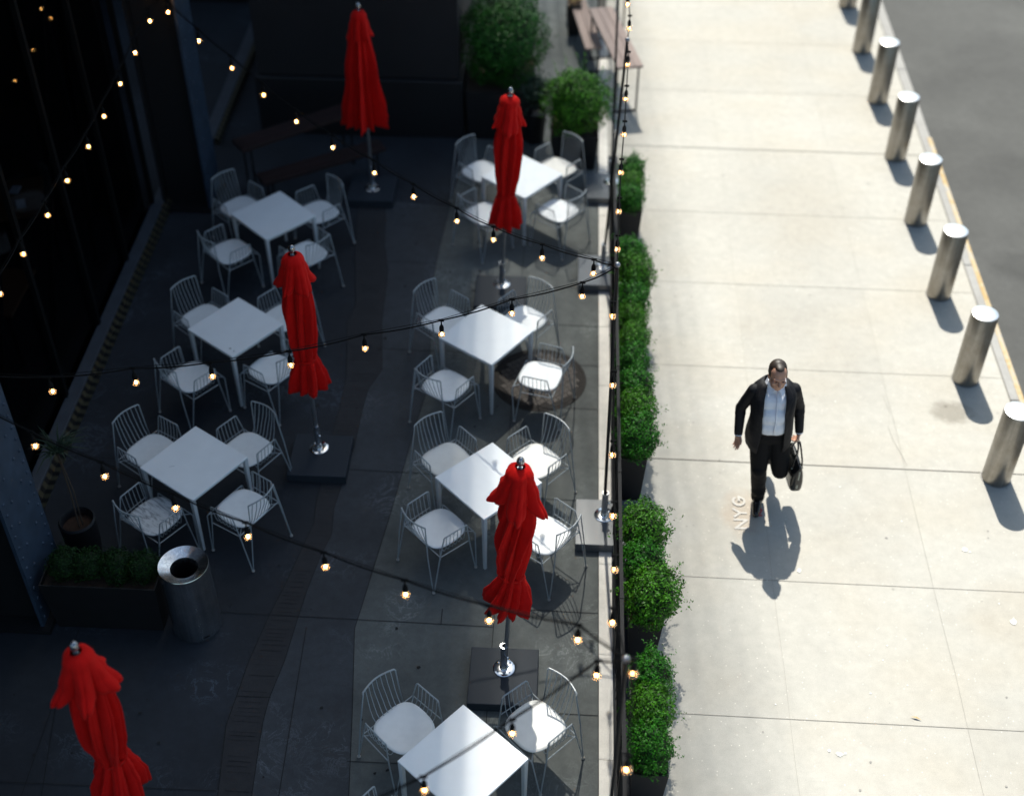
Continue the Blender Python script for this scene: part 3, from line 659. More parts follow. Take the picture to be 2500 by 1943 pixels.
def lerp_prof(keys, zs):
    out = []
    for z in zs:
        for (z0, a), (z1, b) in zip(keys, keys[1:]):
            if z1 <= z <= z0:
                t = (z0 - z) / (z0 - z1); t = t * t * (3 - 2 * t); out.append(a + (b - a) * t); break
        else: out.append(keys[-1][1])
    return out
def umbrella(loc, rz, seed, label, style='tied', lean=(0, 0), base_rz=0, twist=.5, pole_m=None, slim=.88, zb=.95):
    x, y = loc
    u = empty('patio_umbrella', (x, y, .0), 0, label, 'umbrella', 'closed red patio umbrellas')
    u.rotation_euler = (lean[0], lean[1], rz)
    pole = MB().tube([(0, 0, .14), (0, 0, 1.6), (0, 0, 2.5)], .020, 14); pole.obj('pole', pole_m or M_['steelpole'], u, smooth=True)
    MB().tube([(0, 0, 2.47), (0, 0, 2.52)], .012, 10).ell((0, 0, 2.56), (.031, .031, .045), 18, 12).obj('finial', M_['finial'], u, smooth='all')
    zs = [2.47 - k * (2.47 - zb) / 44 for k in range(45)]
    if style == 'tied':
        R0 = lerp_prof([(2.48, .05), (2.43, .09), (2.2, .135), (1.9, .162), (1.6, .155), (1.40, .122), (1.32, .108), (1.22, .145), (1.08, .19), (.9, .212)], zs)
        A0 = lerp_prof([(2.48, .1), (2.3, .38), (1.8, .52), (1.38, .42), (1.3, .3), (1.15, .46), (.9, .44)], zs)
        folds = 9
    else:
        R0 = lerp_prof([(2.48, .045), (2.40, .085), (2.2, .12), (1.7, .18), (1.2, .255), (.9, .31)], zs)
        A0 = lerp_prof([(2.48, .1), (2.2, .4), (1.6, .6), (.9, .65)], zs); folds = 13
    R0 = [r * slim if z < 2.42 else r for r, z in zip(R0, zs)]
    mb = MB(); canvas(mb, zs, R0, A0, folds, seed, twist, notch=.012, wob=.6)
    cn = mb.obj('canopy', M_['red'], u, smooth='all'); so_ = cn.modifiers.new('solid', 'SOLIDIFY'); so_.thickness = .004; so_.offset = -1
    zs2 = [2.51 - k * (2.51 - 2.17) / 16 for k in range(17)]
    R1 = lerp_prof([(2.515, .012), (2.505, .062), (2.45, .10), (2.3, .145), (2.17, .205)] if style == 'tied' else [(2.515, .012), (2.50, .06), (2.44, .09), (2.3, .12), (2.17, .155)], zs2)
    R1 = [r * (slim * .5 + .5) if z < 2.42 else r for r, z in zip(R1, zs2)]
    A1 = lerp_prof([(2.52, .02), (2.45, .08), (2.3, .35), (2.17, .6)], zs2)
    mb = MB(); canvas(mb, zs2, R1, A1, 5, seed + 11, .1, notch=.07, wob=.8)
    vc = mb.obj('vent_cap', M_['red'], u, smooth='all'); so_ = vc.modifiers.new('solid', 'SOLIDIFY'); so_.thickness = .004; so_.offset = -1
    if style == 'tied':
        mb = MB(); mb.rings([[((.100 if k % 2 else .095) * math.cos(2 * math.pi * k / 32), (.100 if k % 2 else .095) * math.sin(2 * math.pi * k / 32), z + .012 * math.sin(2 * math.pi * k / 32 + seed)) for k in range(32)] for z in (1.305, 1.335)], cap=False)
        so_ = mb.obj('tie_strap', M_['red'], u, smooth='all'); so_ = so_.modifiers.new('solid', 'SOLIDIFY'); so_.thickness = .004; so_.offset = 1
    return u
fm = bpy.data.materials.new('finial_metal'); fm.use_nodes = True; n = fm.node_tree.nodes; l = fm.node_tree.links; b = n['Principled BSDF']
b.inputs['Metallic'].default_value = .9; b.inputs['Roughness'].default_value = .22
tc = n.new('ShaderNodeTexCoord'); sx = n.new('ShaderNodeSeparateXYZ'); l.new(tc.outputs['Object'], sx.inputs[0])
at = n.new('ShaderNodeMath'); at.operation = 'ARCTAN2'; l.new(sx.outputs[0], at.inputs[0]); l.new(sx.outputs[1], at.inputs[1])
ml = n.new('ShaderNodeMath'); ml.operation = 'MULTIPLY'; ml.inputs[1].default_value = 12; l.new(at.outputs[0], ml.inputs[0]); sn = n.new('ShaderNodeMath'); sn.operation = 'SINE'; l.new(ml.outputs[0], sn.inputs[0])
rp = ramp(n, l, sn.outputs[0], [(.35, (.12, .12, .13)), (.6, (.85, .85, .87))]); l.new(rp.outputs[0], b.inputs['Base Color']); M_['finial'] = fm
def ubase(x, y, label, cx=0, cy=0, s=.585, h=.10, rz=0, name='umbrella_base', group='granite umbrella bases', stone=None):
    t = empty(name, (x + cx, y + cy, .005), rz, label, 'base', group)
    MB().box((0, 0, h / 2), (s, s, h)).obj('slab', stone or M_['granite'], t, bevel=.006)
    mb = MB(); mb.lathe([(.095, h), (.095, h + .006), (.088, h + .010), (.036, h + .012), (.034, h + .045), (.031, h + .05)], c=(-cx, -cy, 0), n=32)
    mb.obj('flange_plate', M_['chrome'], t, smooth=True)
    mb = MB(); mb.lathe([(.029, h), (.029, .40), (.0225, .40), (.0225, h)], c=(-cx, -cy, 0), n=24)
    mb.obj('holder_tube', M_['chrome'] if False else M_['steelpole'], t, smooth=True)
    MB().lathe([(.0225, .395), (.033, .395), (.033, .41), (.0225, .41)], c=(-cx, -cy, 0), n=24).obj('collar', M_['chrome'], t, smooth=True)
    for k in range(4):
        a = R(45 + 90 * k); MB().lathe([(.009, 0), (.009, .007), (.004, .009)], c=(-cx + .072 * math.cos(a), -cy + .072 * math.sin(a), h + .009), n=8).obj('bolt', M_['chrome'], t)
    for z in (.2, .32):
        MB().tube([(-cx, -cy - .02, z), (-cx + .03, -cy - .05, z)], .007, 8).ell((-cx + .034, -cy - .055, z), (.013, .013, .013), 10, 6).obj('clamp_screw', M_['chrome'], t, smooth=True)
    return t
umbrella((-2.43, 14.12), R(10), 5, 'closed red umbrella hanging loose in straight pleats in front of the stone pier', style='loose', twist=.0, slim=.93, zb=1.06)
umbrella((-.68, 12.2), R(40), 2, 'closed red umbrella standing before the table near the round bush', lean=(0, R(2.6)), twist=.15, slim=.80)
umbrella((-2.37, 9.4), R(75), 8, 'closed red umbrella beside the middle table of the shaded row', lean=(0, R(-.4)), twist=.35)
umbrella((-.37, 6.81), R(20), 4, 'closed red umbrella with strongly twisted canvas covering part of a table', lean=(0, R(2.9)), twist=1.0)
umbrella((-3.02, 5.04), R(120), 9, 'closed red umbrella standing alone in front of the trash can', twist=.45, slim=.93)
ubase(-2.43, 14.12, 'dark granite base of the umbrella in front of the stone pier')
ubase(-.68, 12.2, 'dark granite base of the umbrella near the round bush', cy=-.13, cx=-.01)
ubase(-2.37, 9.4, 'dark granite base of the umbrella beside the middle shaded table', cx=.03, cy=-.10)
ubase(-.37, 6.81, 'dark granite base of the twisted red umbrella', cy=-.08)
ubase(-3.02, 5.04, 'dark granite base of the lone umbrella in front of the trash can')

# ------------------------------------------------------------------ string light poles, strings
poles = [(.465, 4.86, .465, 4.80), (.49, 8.63, .455, 8.72), (.49, 12.62, .60, 12.62), (.60, 14.42, .56, 16.2)]
plab = ['slim black light pole nearest the camera beside the fence', 'slim black light pole at the fence beside the twisted umbrella', 'slim black light pole at the fence beyond the manhole cover', 'slim black light pole at the fence beside the round bush']
for k, (bx, by, tx, ty) in enumerate(poles):
    p = empty('light_pole', (bx, by, 0), 0, plab[k], 'pole', 'black poles carrying the string lights')
    top = 2.98 if k < 3 else 4.2
    MB().tube([(0, 0, .12), (tx - bx, ty - by, top)], .015, 10).obj('pole', M_['black'], p, smooth=True)
    MB().ell((tx - bx, ty - by, top + .01), (.026, .026, .024), 14, 8).obj('cap', M_['steelpole'], p, smooth='all')
    if k: ubase(bx, by, ['', 'shiny granite base of the pole beside the twisted umbrella', 'granite base of the pole beyond the manhole cover', 'granite base of the pole beside the round bush'][k], cx=(.02, .02, .0, -.02)[k], cy=-.09, group='granite bases of the light poles', name='pole_base', stone=M_['granitelit'])
ubase(.465, 4.86, 'granite base of the nearest light pole', cx=0, group='granite bases of the light poles', name='pole_base', stone=M_['granitelit'])

strings = [
 ('string_lights', 'string of warm bulbs crossing low over the terrace past the trash can', [(.455, 4.82, 2.98)], [[0.18, 5.02, 2.87], [-0.38, 5.26, 2.72], [-0.94, 5.49, 2.66], [-1.51, 5.74, 2.61], [-2.08, 5.98, 2.61], [-2.64, 6.22, 2.61], [-3.2, 6.46, 2.65], [-3.77, 6.7, 2.69]], [(-4.36, 6.95, 2.95), (-4.44, 7.2, 3.0)]),
 ('string_lights', 'string of warm bulbs crossing above the nearest white table', [(.465, 4.80, 2.98)], [[0.3, 4.82, 2.79], [-0.2, 4.58, 2.5], [-0.72, 4.32, 2.25]], [(-1.3, 4.05, 2.3), (-2.6, 3.4, 2.6)]),
 ('string_lights', 'string of warm bulbs crossing over the middle tables and a red umbrella', [(.46, 8.72, 2.98)], [[0.18, 8.65, 2.71], [-0.39, 8.46, 2.66], [-0.95, 8.26, 2.58], [-1.55, 8.06, 2.57], [-2.12, 7.86, 2.54], [-2.7, 7.66, 2.57], [-3.24, 7.47, 2.65], [-3.82, 7.28, 2.7]], [(-4.42, 7.12, 3.0)]),
 ('string_lights', 'long string of warm bulbs running back to the far riveted column', [(.46, 8.73, 2.98)], [[0.27, 8.93, 2.74], [-0.17, 9.36, 2.57], [-0.62, 9.79, 2.44], [-0.98, 10.14, 2.39], [-1.43, 10.58, 2.35], [-1.86, 10.99, 2.34], [-2.34, 11.45, 2.33], [-2.78, 11.88, 2.36], [-3.18, 12.26, 2.44], [-3.59, 12.67, 2.52], [-4.02, 13.07, 2.62], [-4.44, 13.48, 2.74]], [(-4.5, 13.62, 3.0)]),
 ('string_lights', 'string of warm bulbs along the dark restaurant front', [(-4.55, 14.3, 3.0)], [[-4.6, 14.11, 2.57], [-4.6, 13.3, 2.72], [-4.6, 12.65, 2.68], [-4.6, 12.04, 2.65], [-4.6, 11.42, 2.63], [-4.6, 10.87, 2.62], [-4.6, 10.21, 2.66], [-4.6, 9.63, 2.67], [-4.6, 8.99, 2.71], [-4.6, 8.41, 2.73]], [(-4.56, 7.76, 3.0)]),
 ('string_lights', 'string of warm bulbs hung above the ribbed strip between two fence poles', [(.465, 4.82, 2.97)], [[.40, 5.25, 2.76], [.43, 5.85, 2.57], [.43, 6.45, 2.45], [.43, 7.05, 2.47], [.43, 7.65, 2.63], [.42, 8.25, 2.83]], [(.455, 8.7, 2.97)]),
 ('string_lights', 'string of warm bulbs above the fence beside the narrow green planter', [(.455, 8.74, 2.97)], [[.47, 9.2, 2.80], [.49, 9.8, 2.78], [.515, 10.4, 2.8], [.55, 11.0, 2.84], [.575, 11.6, 2.88], [.60, 12.2, 2.93]], [(.60, 12.6, 2.97)]),
 ('string_lights', 'string of warm bulbs above the fence near the wooden benches', [(.605, 12.64, 2.97)], [[.62, 12.85, 3.0], [.61, 13.3, 3.05], [.58, 13.9, 3.1], [.56, 14.5, 3.2]], [(.55, 15.2, 3.4), (.56, 16.2, 4.15)]),
 ('string_lights', 'string of warm bulbs running toward the camera from the nearest fence pole', [(.47, 4.79, 2.97)], [[.50, 4.64, 3.07], [.46, 4.08, 2.95]], [(.45, 3.5, 3.0), (.45, 2.9, 3.1)])]
def star_fil(mb, c):
    x, y, z = c
    for k in range(5):
        a = 2 * math.pi * k / 5; mb.tube([(x + .003 * math.cos(a), y + .003 * math.sin(a), z + .014), (x + .010 * math.cos(a), y + .010 * math.sin(a), z - .002), (x + .003 * math.cos(a + .6), y + .003 * math.sin(a + .6), z - .014)], .0019, 4)
bl = MB().lathe([(.011, .034), (.012, .028), (.020, .018), (.027, .006), (.0285, -.004), (.026, -.015), (.018, -.024), (.008, -.0285), (.001, -.029)], n=20).mesh('bulb', M_['bulb'], smooth='all')
fl = MB(); star_fil(fl, (0, 0, 0)); fl = fl.mesh('filament', M_['filament'])
skm = MB().lathe([(.013, .034), (.019, .036), (.0195, .062), (.017, .078), (.011, .092), (.006, .098), (.005, .135)], n=14).box((0, 0, .142), (.045, .014, .016)).mesh('socket', M_['rubber'], smooth=True)
for nm, lb, a0, bs, a1 in strings:
    s = empty(nm, (0, 0, 0), 0, lb, 'string lights', 'strings of warm bulbs over the terrace')
    s.location = a0[0]; off = Vector(a0[0])
    pts = [Vector(p) for p in a0] + [Vector(p) + Vector((0, 0, .142)) for p in bs] + [Vector(p) for p in a1]
    fine = []
    for i in range(len(pts) - 1):
        p0, p1 = pts[i], pts[i + 1]
        for k in range(6):
            t = k / 6; q = p0.lerp(p1, t); q.z -= .018 * math.sin(math.pi * t); fine.append(q - off)
    fine.append(pts[-1] - off)
    mb = MB(); mb.tube(fine, .0060, 6)
    sup = [p - off + Vector((0, 0, .012)) for p in pts]; mb.tube(sup, .0024, 4)
    mb.obj('cable', M_['rubber'], s, smooth=True)
    for p in bs:
        so_ = bpy.data.objects.new('socket', skm); b_ = bpy.data.objects.new('bulb', bl); f_ = bpy.data.objects.new('filament', fl)
        for o in (so_, b_, f_): sc.collection.objects.link(o)
        so_.parent = s; b_.parent = s; so_.location = Vector(p) - off; b_.location = Vector(p) - off; f_.parent = b_
        rz = rnd.uniform(0, 6); b_.rotation_euler = (rnd.uniform(-.08, .08), rnd.uniform(-.08, .08), rz)

# ------------------------------------------------------------------ fence
fc = empty('railing', (.588, 9, 0), 0, 'low black metal railing between the ribbed strip and the planters', 'fence')
MB().bar((0, -6.5, .93), (0, 5.2, .93), .03, .03).obj('rail', M_['black'], fc); MB().bar((0, -6.5, .10), (0, 5.2, .10), .024, .024).obj('rail', M_['black'], fc)
for k in range(9): MB().bar((0, -6.4 + k * 1.45, .0), (0, -6.4 + k * 1.45, .95), .035).obj('post', M_['black'], fc)
mb = MB()
for k in range(116): mb.bar((0, -6.45 + k * .1, .105), (0, -6.45 + k * .1, .915), .009)
o = mb.obj('pickets', M_['black'], fc); o['kind'] = 'stuff'

# ------------------------------------------------------------------ foliage
def leaves(mb, pts, size, rd, up=.3, aspect=.6):
    for p, nrm in pts:
        n_ = (nrm + Vector((rd.gauss(0, .6), rd.gauss(0, .6), rd.gauss(up, .5)))).normalized()
        t = n_.cross(Vector((rd.gauss(0, 1), rd.gauss(0, 1), rd.gauss(0, 1)))).normalized(); b_ = n_.cross(t)
        s = size * rd.uniform(.6, 1.3); a = s * aspect
        mb.add([p - t * s, p - b_ * a * .8 - t * s * .1, p + t * s, p + b_ * a * .8 + t * s * .1], [(0, 1, 2, 3)])
def shrub_mesh(name, seed, rx, ry, rz, n, size, m, sprigs=26, boxy=.0, rough=.22):
    rd = random.Random(seed); mb = MB(); pts = []
    def surf(d):
        nz = noise.noise(Vector(d) * 2.1 + Vector((seed * 1.7, 0, 0))) * rough * 1.4 + noise.noise(Vector(d) * 5 + Vector((0, seed, 0))) * rough * .6
        k = 1.0
        if boxy: k = 1 / max((abs(d[0]) ** 4 + abs(d[1]) ** 4 + abs(d[2]) ** 4) ** .25, .3) * boxy + (1 - boxy)
        return 1 + nz, k
    for i in range(n):
        d = Vector((rd.gauss(0, 1), rd.gauss(0, 1), rd.gauss(.25, 1))).normalized()
        g, k = surf(d); r = g * k * rd.uniform(.72, 1.03) ** .7
        p = Vector((d.x * rx * r, d.y * ry * r, rz + d.z * rz * r))
        if p.z < .01: continue
        pts.append((p, d))
    leaves(mb, pts, size, rd)
    for i in range(sprigs):
        d = Vector((rd.gauss(0, 1), rd.gauss(0, 1), rd.gauss(.5, .8))).normalized(); g, k = surf(d); base = Vector((d.x * rx, d.y * ry, rz + d.z * rz)) * 1
        base = Vector((d.x * rx * g * k * .92, d.y * ry * g * k * .92, rz + d.z * rz * g * k * .92)); d2 = (d + Vector((rd.gauss(0, .3), rd.gauss(0, .3), .3))).normalized(); L = rd.uniform(.04, .13) * (rx + ry) * 2.4
        sp = []
        for q in range(14):
            t = q / 13; sp.append((base + d2 * L * t + Vector((rd.gauss(0, .008), rd.gauss(0, .008), rd.gauss(0, .008))), d2))
        leaves(mb, sp, size * .95, rd)
    me = mb.mesh(name, m)
    core = MB(); T = None
    vs = []
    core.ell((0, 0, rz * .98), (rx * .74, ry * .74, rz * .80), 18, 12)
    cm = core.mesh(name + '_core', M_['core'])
    return me, cm
def shrub(name, me, loc, rz, label, cat='shrub', group='boxwood shrubs in the black planters', scale=1):
    t = empty(name, loc, rz, label, cat, group)
    for nm, d in (('foliage', me[0]), ('branches', me[1])):
        o = bpy.data.objects.new(nm, d); sc.collection.objects.link(o); o.parent = t
    t.scale = (scale, scale, scale); return t
SH = [shrub_mesh('boxwood', 11 + k, .155, .205, .17, 4600, .0100, M_['leafa' if k % 2 else 'leafb'], sprigs=34) for k in range(4)]
def planter(x0, x1, y0, y1, h, label, name='planter_box', group='black planter boxes along the fence', inset=.012):
    cx, cy = (x0 + x1) / 2, (y0 + y1) / 2; w_, d_ = x1 - x0, y1 - y0
    t = empty(name, (cx, cy, .001), 0, label, 'planter', group)
    th = .014; b = .035; mb = MB()
    # tapered walls with real thickness
    def ring(w2, d2, z): return [(-w2, -d2, z), (w2, -d2, z), (w2, d2, z), (-w2, d2, z)]
    mb.rings([ring(w_ / 2 - b, d_ / 2 - b, 0), ring(w_ / 2, d_ / 2, h), ring(w_ / 2 - th, d_ / 2 - th, h), ring(w_ / 2 - th - .006, d_ / 2 - th - .006, h - .06)], cap=True)
    mb.obj('box', M_['planter'], t)
    MB().poly([(-w_ / 2 + .018, -d_ / 2 + .018), (w_ / 2 - .018, -d_ / 2 + .018), (w_ / 2 - .018, d_ / 2 - .018), (-w_ / 2 + .018, d_ / 2 - .018)], h - .045).obj('soil', M_['soil'], t)
    return t
pl = [(.665, .95, 5.55, 6.64, .55, 'black planter box nearest the camera, holding three round shrubs'),
      (.665, .955, 6.97, 8.14, .56, 'black planter box with the bushiest shrubs beside the shiny pole base'),
      (.60, .875, 8.90, 9.95, .60, 'black planter box with its tall end face exposed'),
      (.62, .88, 9.98, 10.74, .60, 'short black planter box just beyond the one with the tall exposed end'),
      (.63, .905, 10.78, 12.28, .60, 'long black planter box in the middle of the fence row'),
      (.655, .925, 12.99, 14.02, .62, 'farthest black planter box of the fence row, with clipped greenery')]
SB = [[(.83, 6.38, .37, 'loose sprigged shrub at the far end of the nearest planter box'), (.82, 6.05, .39, 'rounded shrub in the middle of the nearest planter box'), (.80, 5.72, .37, 'darker rounded shrub at the near end of the nearest planter box')],
      [(.80, 7.88, .47, 'shrub spilling over toward the shiny pole base'), (.79, 7.52, .42, 'middle shrub of the bushiest planter box'), (.86, 7.14, .50, 'wide shrub with long sprigs at the near end of the bushiest planter')],
      [(.77, 9.76, .40, 'fine leaved shrub at the far end of the planter with the exposed end'), (.77, 9.42, .41, 'middle shrub of the planter with the tall exposed end'), (.775, 9.04, .42, 'bright shrub overhanging the tall exposed end of its planter')],
      [(.77, 10.53, .36, 'bright green shrub in the far half of the short planter'), (.75, 10.17, .36, 'dark green shrub in the near half of the short planter')],
      [(.77, 12.02, .37, 'shrub at the far end of the long middle planter'), (.81, 11.56, .44, 'wide shrub leaning over the sidewalk from the long middle planter'), (.78, 11.18, .38, 'third shrub from the far end of the long middle planter'), (.77, 10.90, .33, 'small shrub at the near end of the long middle planter')],
      [(.81, 13.72, .34, 'clipped shrub at the far end of the farthest planter'), (.80, 13.40, .33, 'clipped middle shrub of the farthest planter'), (.79, 13.12, .33, 'clipped shrub at the near end of the farthest planter')]]
cnt = 0
for (x0, x1, y0, y1, h, lb), sh in zip(pl, SB):
    planter(x0, x1, y0, y1, h, lb)
    for (x, y, wd, lb2) in sh:
        cnt += 1; shrub('boxwood_shrub', SH[(cnt * 3 + int(x0 * 100)) % 4], (x, y, h - .06), R(rnd.uniform(-14, 14) + 180 * (cnt % 2)), lb2, scale=wd / .33)
# planter beside the trash can with four dim shrubs
planter(-4.38, -3.37, 7.10, 7.48, .60, 'wide black planter box in deep shade beside the trash can', group='planter boxes standing alone')
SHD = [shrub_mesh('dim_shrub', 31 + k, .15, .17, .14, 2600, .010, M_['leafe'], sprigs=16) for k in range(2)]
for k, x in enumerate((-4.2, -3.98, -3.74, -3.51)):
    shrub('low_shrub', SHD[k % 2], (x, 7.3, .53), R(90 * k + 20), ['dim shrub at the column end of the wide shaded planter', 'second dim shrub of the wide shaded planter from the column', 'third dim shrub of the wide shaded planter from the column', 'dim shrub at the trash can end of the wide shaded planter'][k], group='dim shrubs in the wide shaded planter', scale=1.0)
# big hedge bush and its box
planter(-1.34, -.44, 15.5, 16.55, .72, 'big black planter box beside the stone pier', group='planter boxes standing alone')
hg = shrub_mesh('hedge', 51, .56, .66, .62, 15000, .019, M_['leafc'], sprigs=10, boxy=.35, rough=.16)
shrub('hedge_bush', hg, (-.86, 16.05, .60), 0, 'largest deep green bush, dense and clipped, beside the stone pier', 'bush', 'bushes by the pier')
planter(-.20, .42, 14.82, 15.45, .50, 'square black planter box under the round bush', group='planter boxes standing alone')
rb = shrub_mesh('round_bush', 61, .44, .42, .42, 9000, .017, M_['leafb'], sprigs=60, rough=.2)
shrub('round_bush', rb, (.13, 15.12, .42), 0, 'round mid green bush spreading over its planter near the benches', 'bush', 'bushes by the pier')
gb = shrub_mesh('grey_plant', 71, .22, .22, .24, 1600, .016, M_['leafd'], sprigs=30, rough=.4)
shrub('grey_leaf_plant', gb, (-.42, 15.55, .50), 0, 'small grey green leafy plant between the two large bushes', 'plant', 'bushes by the pier')
sp_ = MB().lathe([(.12, 0), (.16, .45), (.14, .45), (.13, .40), (.001, .40)], n=20).obj('plant_pot', M_['planter'], None, smooth=True); sp_.location = (-.42, 15.55, .004); tag(sp_, 'small dark pot holding the grey green plant', 'pot')
planter(-.05, .17, 18.55, 18.9, .5, 'small black planter box near the far benches with yellow flowers', group='planter boxes standing alone')
yf = MB(); rr = random.Random(5)
leaves(yf, [(Vector((.06 + rr.gauss(0, .06), 18.72 + rr.gauss(0, .09), .52 + rr.random() * .12)), Vector((0, 0, 1))) for _ in range(200)], .02, rr)
tag(yf.obj('flowering_plant', M_['ginger']), 'little yellow flowering plant in the small far planter box', 'plant')

# round tub with a spiky dry plant by the blue column
tb = empty('round_tub', (-4.28, 7.88, 0), 0, 'round dark tub with brown soil beside the riveted column', 'pot')
MB().lathe([(.12, 0), (.155, .3), (.165, .58), (.15, .60), (.14, .585), (.135, .50), (.001, .50)], n=32).obj('tub', M_['planter'], tb, smooth=True)
MB().lathe([(.136, .51), (.001, .515)], n=24).obj('soil', mat('tub_soil', (.04, .018, .008), .9, vary=.5, scale=30), tb)
sk = MB(); rr = random.Random(9)
for k in range(46):
    a = rr.uniform(0, 6.28); L = rr.uniform(.2, .42); t = rr.uniform(.3, 1.2)
    p0 = Vector((-4.36 + rr.gauss(0, .02), 8.06, 1.25)); d = Vector((math.cos(a) * math.sin(t), math.sin(a) * math.sin(t), math.cos(t)))
    sk.tube([p0, p0 + d * L * .5, p0 + d * L + Vector((0, 0, -L * .35))], [.007, .006, .001], 4)
pl_ = empty('spiky_plant', (-4.28, 7.88, .5), 0, 'dark spiky plant on thin leaning stems growing from the round tub', 'plant')
sk.v = [(x + 4.28, y - 7.88, z - .5) for x, y, z in sk.v]; sk.obj('leaves', mat('spike_leaf', (.02, .04, .02), .6), pl_)
MB().tube([(.02, -.03, 0), (-.02, .08, .35), (-.08, .18, .75)], .008, 6).tube([(.04, .0, 0), (.03, .05, .4), (-.07, .17, .74)], .006, 6).obj('stem', M_['twig'], pl_)

# ------------------------------------------------------------------ trash can
tcn = empty('trash_can', (-3.12, 7.22, 0), 0, 'round brushed steel trash can with an open top beside the shaded planter', 'trash can')
MB().lathe([(.205, .0), (.205, .015), (.213, .016), (.213, .80), (.209, .803), (.2, .803)], n=64).obj('body', M_['can'], tcn, smooth=True)
MB().lathe([(.2135, .800), (.2145, .808), (.211, .815), (.125, .775), (.118, .772), (.115, .764), (.113, .70), (.119, .70), (.119, .765)], n=64).obj('top_ring', M_['can'], tcn, smooth=30)
MB().lathe([(.118, .70), (.118, .25), (.001, .25)], n=32).obj('liner', M_['black'], tcn, smooth=True)
MB().bar((.105, -.187, .055), (.145, -.158, .055), .004, .018).obj('maker_plate', M_['columndark'], tcn)

# ------------------------------------------------------------------ benches and tables at the back
def slab_table(name, a, b, wd, z, th, m, label, cat, group, leg_m=None, inset=.12):
    a, b = Vector((*a, 0)), Vector((*b, 0)); mid = (a + b) / 2; d = b - a; ang = math.atan2(d.y, d.x)
    t = empty(name, (mid.x, mid.y, .004), ang, label, cat, group); L = d.length
    n_ = 3 if wd > .3 else 2; mb = MB()
    for k in range(n_): mb.box((0, -wd / 2 + wd * (k + .5) / n_, z - th / 2), (L, wd / n_ - .006, th))
    mb.obj('top' if cat == 'table' else 'seat', m, t, bevel=.004)
    for s in (-1, 1):
        x = s * (L / 2 - inset); mb = MB(); w2 = wd / 2 - .03
        mb.bar((x, -w2, 0), (x, -w2, z - th), .022).bar((x, w2, 0), (x, w2, z - th), .022).bar((x, -w2, z - th - .011), (x, w2, z - th - .011), .022).bar((x, -w2, .011), (x, w2, .011), .022)
        mb.obj('leg', leg_m or M_['black'], t)
    MB().bar((-L / 2 + inset, 0, z - th - .012), (L / 2 - inset, 0, z - th - .012), .02).obj('stretcher', leg_m or M_['black'], t)
    return t
slab_table('bench', (.36, 17.33), (.03, 19.3), .25, .45, .03, M_['wood'], 'long pinkish wooden bench beside the sunlit wooden table', 'bench', 'wooden benches and tables at the far end')
slab_table('wooden_table', (.84, 16.25), (.44, 18.0), .36, .75, .035, M_['wood'], 'pinkish wooden table reaching out over the sunlit sidewalk', 'table', 'wooden benches and tables at the far end')
slab_table('wooden_table', (.62, 18.4), (.50, 20.0), .45, .75, .035, M_['wood'], 'farther wooden table just entering the frame behind the first', 'table', 'wooden benches and tables at the far end')
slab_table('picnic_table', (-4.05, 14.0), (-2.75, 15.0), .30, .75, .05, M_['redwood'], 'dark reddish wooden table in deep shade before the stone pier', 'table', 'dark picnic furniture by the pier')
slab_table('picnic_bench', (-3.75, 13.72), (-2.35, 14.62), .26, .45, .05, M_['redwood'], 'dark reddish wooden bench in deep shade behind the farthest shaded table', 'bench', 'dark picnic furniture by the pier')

# ------------------------------------------------------------------ the walking man
def blob(name, parts, m, parent, voxel=.006, smooth=4):
    """one continuous surface from tapered limbs: (a, ra, b, rb) or (centre, (rx, ry, rz), rotation)"""
    mb = MB()
    for p in parts:
        if len(p) == 4:
            a, ra, b, rb = p; a, b = Vector(a), Vector(b); n_ = max(2, int((b - a).length / .02))
            mb.tube([a.lerp(b, k / n_) for k in range(n_ + 1)], [ra + (rb - ra) * k / n_ for k in range(n_ + 1)], 16)
            mb.ell(a, (ra, ra, ra), 16, 10); mb.ell(b, (rb, rb, rb), 16, 10)
        else:
            T = Matrix.Translation(p[0]) @ (p[2] if len(p) > 2 else Matrix.Identity(4)); mb.ell((0, 0, 0), p[1], 20, 14, T=T)
    o = mb.obj(name, m, None)
    r = o.modifiers.new('r', 'REMESH'); r.mode = 'VOXEL'; r.voxel_size = voxel
    sm = o.modifiers.new('s', 'SMOOTH'); sm.iterations = smooth; sm.factor = .5
    dg = bpy.context.evaluated_depsgraph_get(); me = bpy.data.meshes.new_from_object(o.evaluated_get(dg)); me.name = name
    o.modifiers.clear(); o.data = me
    for p in me.polygons: p.use_smooth = True
    if parent: o.parent = parent
    return o
MX, MY = 1.97, 8.98
man = empty('person', (MX, MY, 0), 0, 'man in black suit and pale blue shirt striding down the sunlit sidewalk', 'person')
man.location = (0, 0, 0)
RX = lambda d: Matrix.Rotation(R(d), 4, 'X')
hc = Vector((1.962, 8.955, 1.655))
H = Matrix.Translation(hc) @ Matrix.Rotation(R(5), 4, 'Z') @ Matrix.Rotation(R(3), 4, 'X')
def hp(x, y, z): return H @ Vector((x, y, z))
HR = H.to_3x3().to_4x4()
RA = [(1.79, 9.03, 1.41), (1.702, 9.075, 1.15), (1.697, 8.965, .925)]
LA = [(2.155, 9.06, 1.41), (2.245, 9.12, 1.15), (2.268, 9.035, .915)]
body = []
body += [(hp(0, .015, .03), (.076, .096, .092), HR), (hp(0, -.02, -.045), (.062, .07, .075), HR), (hp(0, -.055, -.095), (.035, .032, .025), HR), (hp(-.03, -.03, -.07), (.035, .05, .04), HR), (hp(.03, -.03, -.07), (.035, .05, .04), HR)]
body += [(hp(0, -.085, .0), .009, hp(0, -.108, -.035), .013), (hp(-.012, -.09, -.038), .009, hp(.012, -.09, -.038), .009)]          # nose
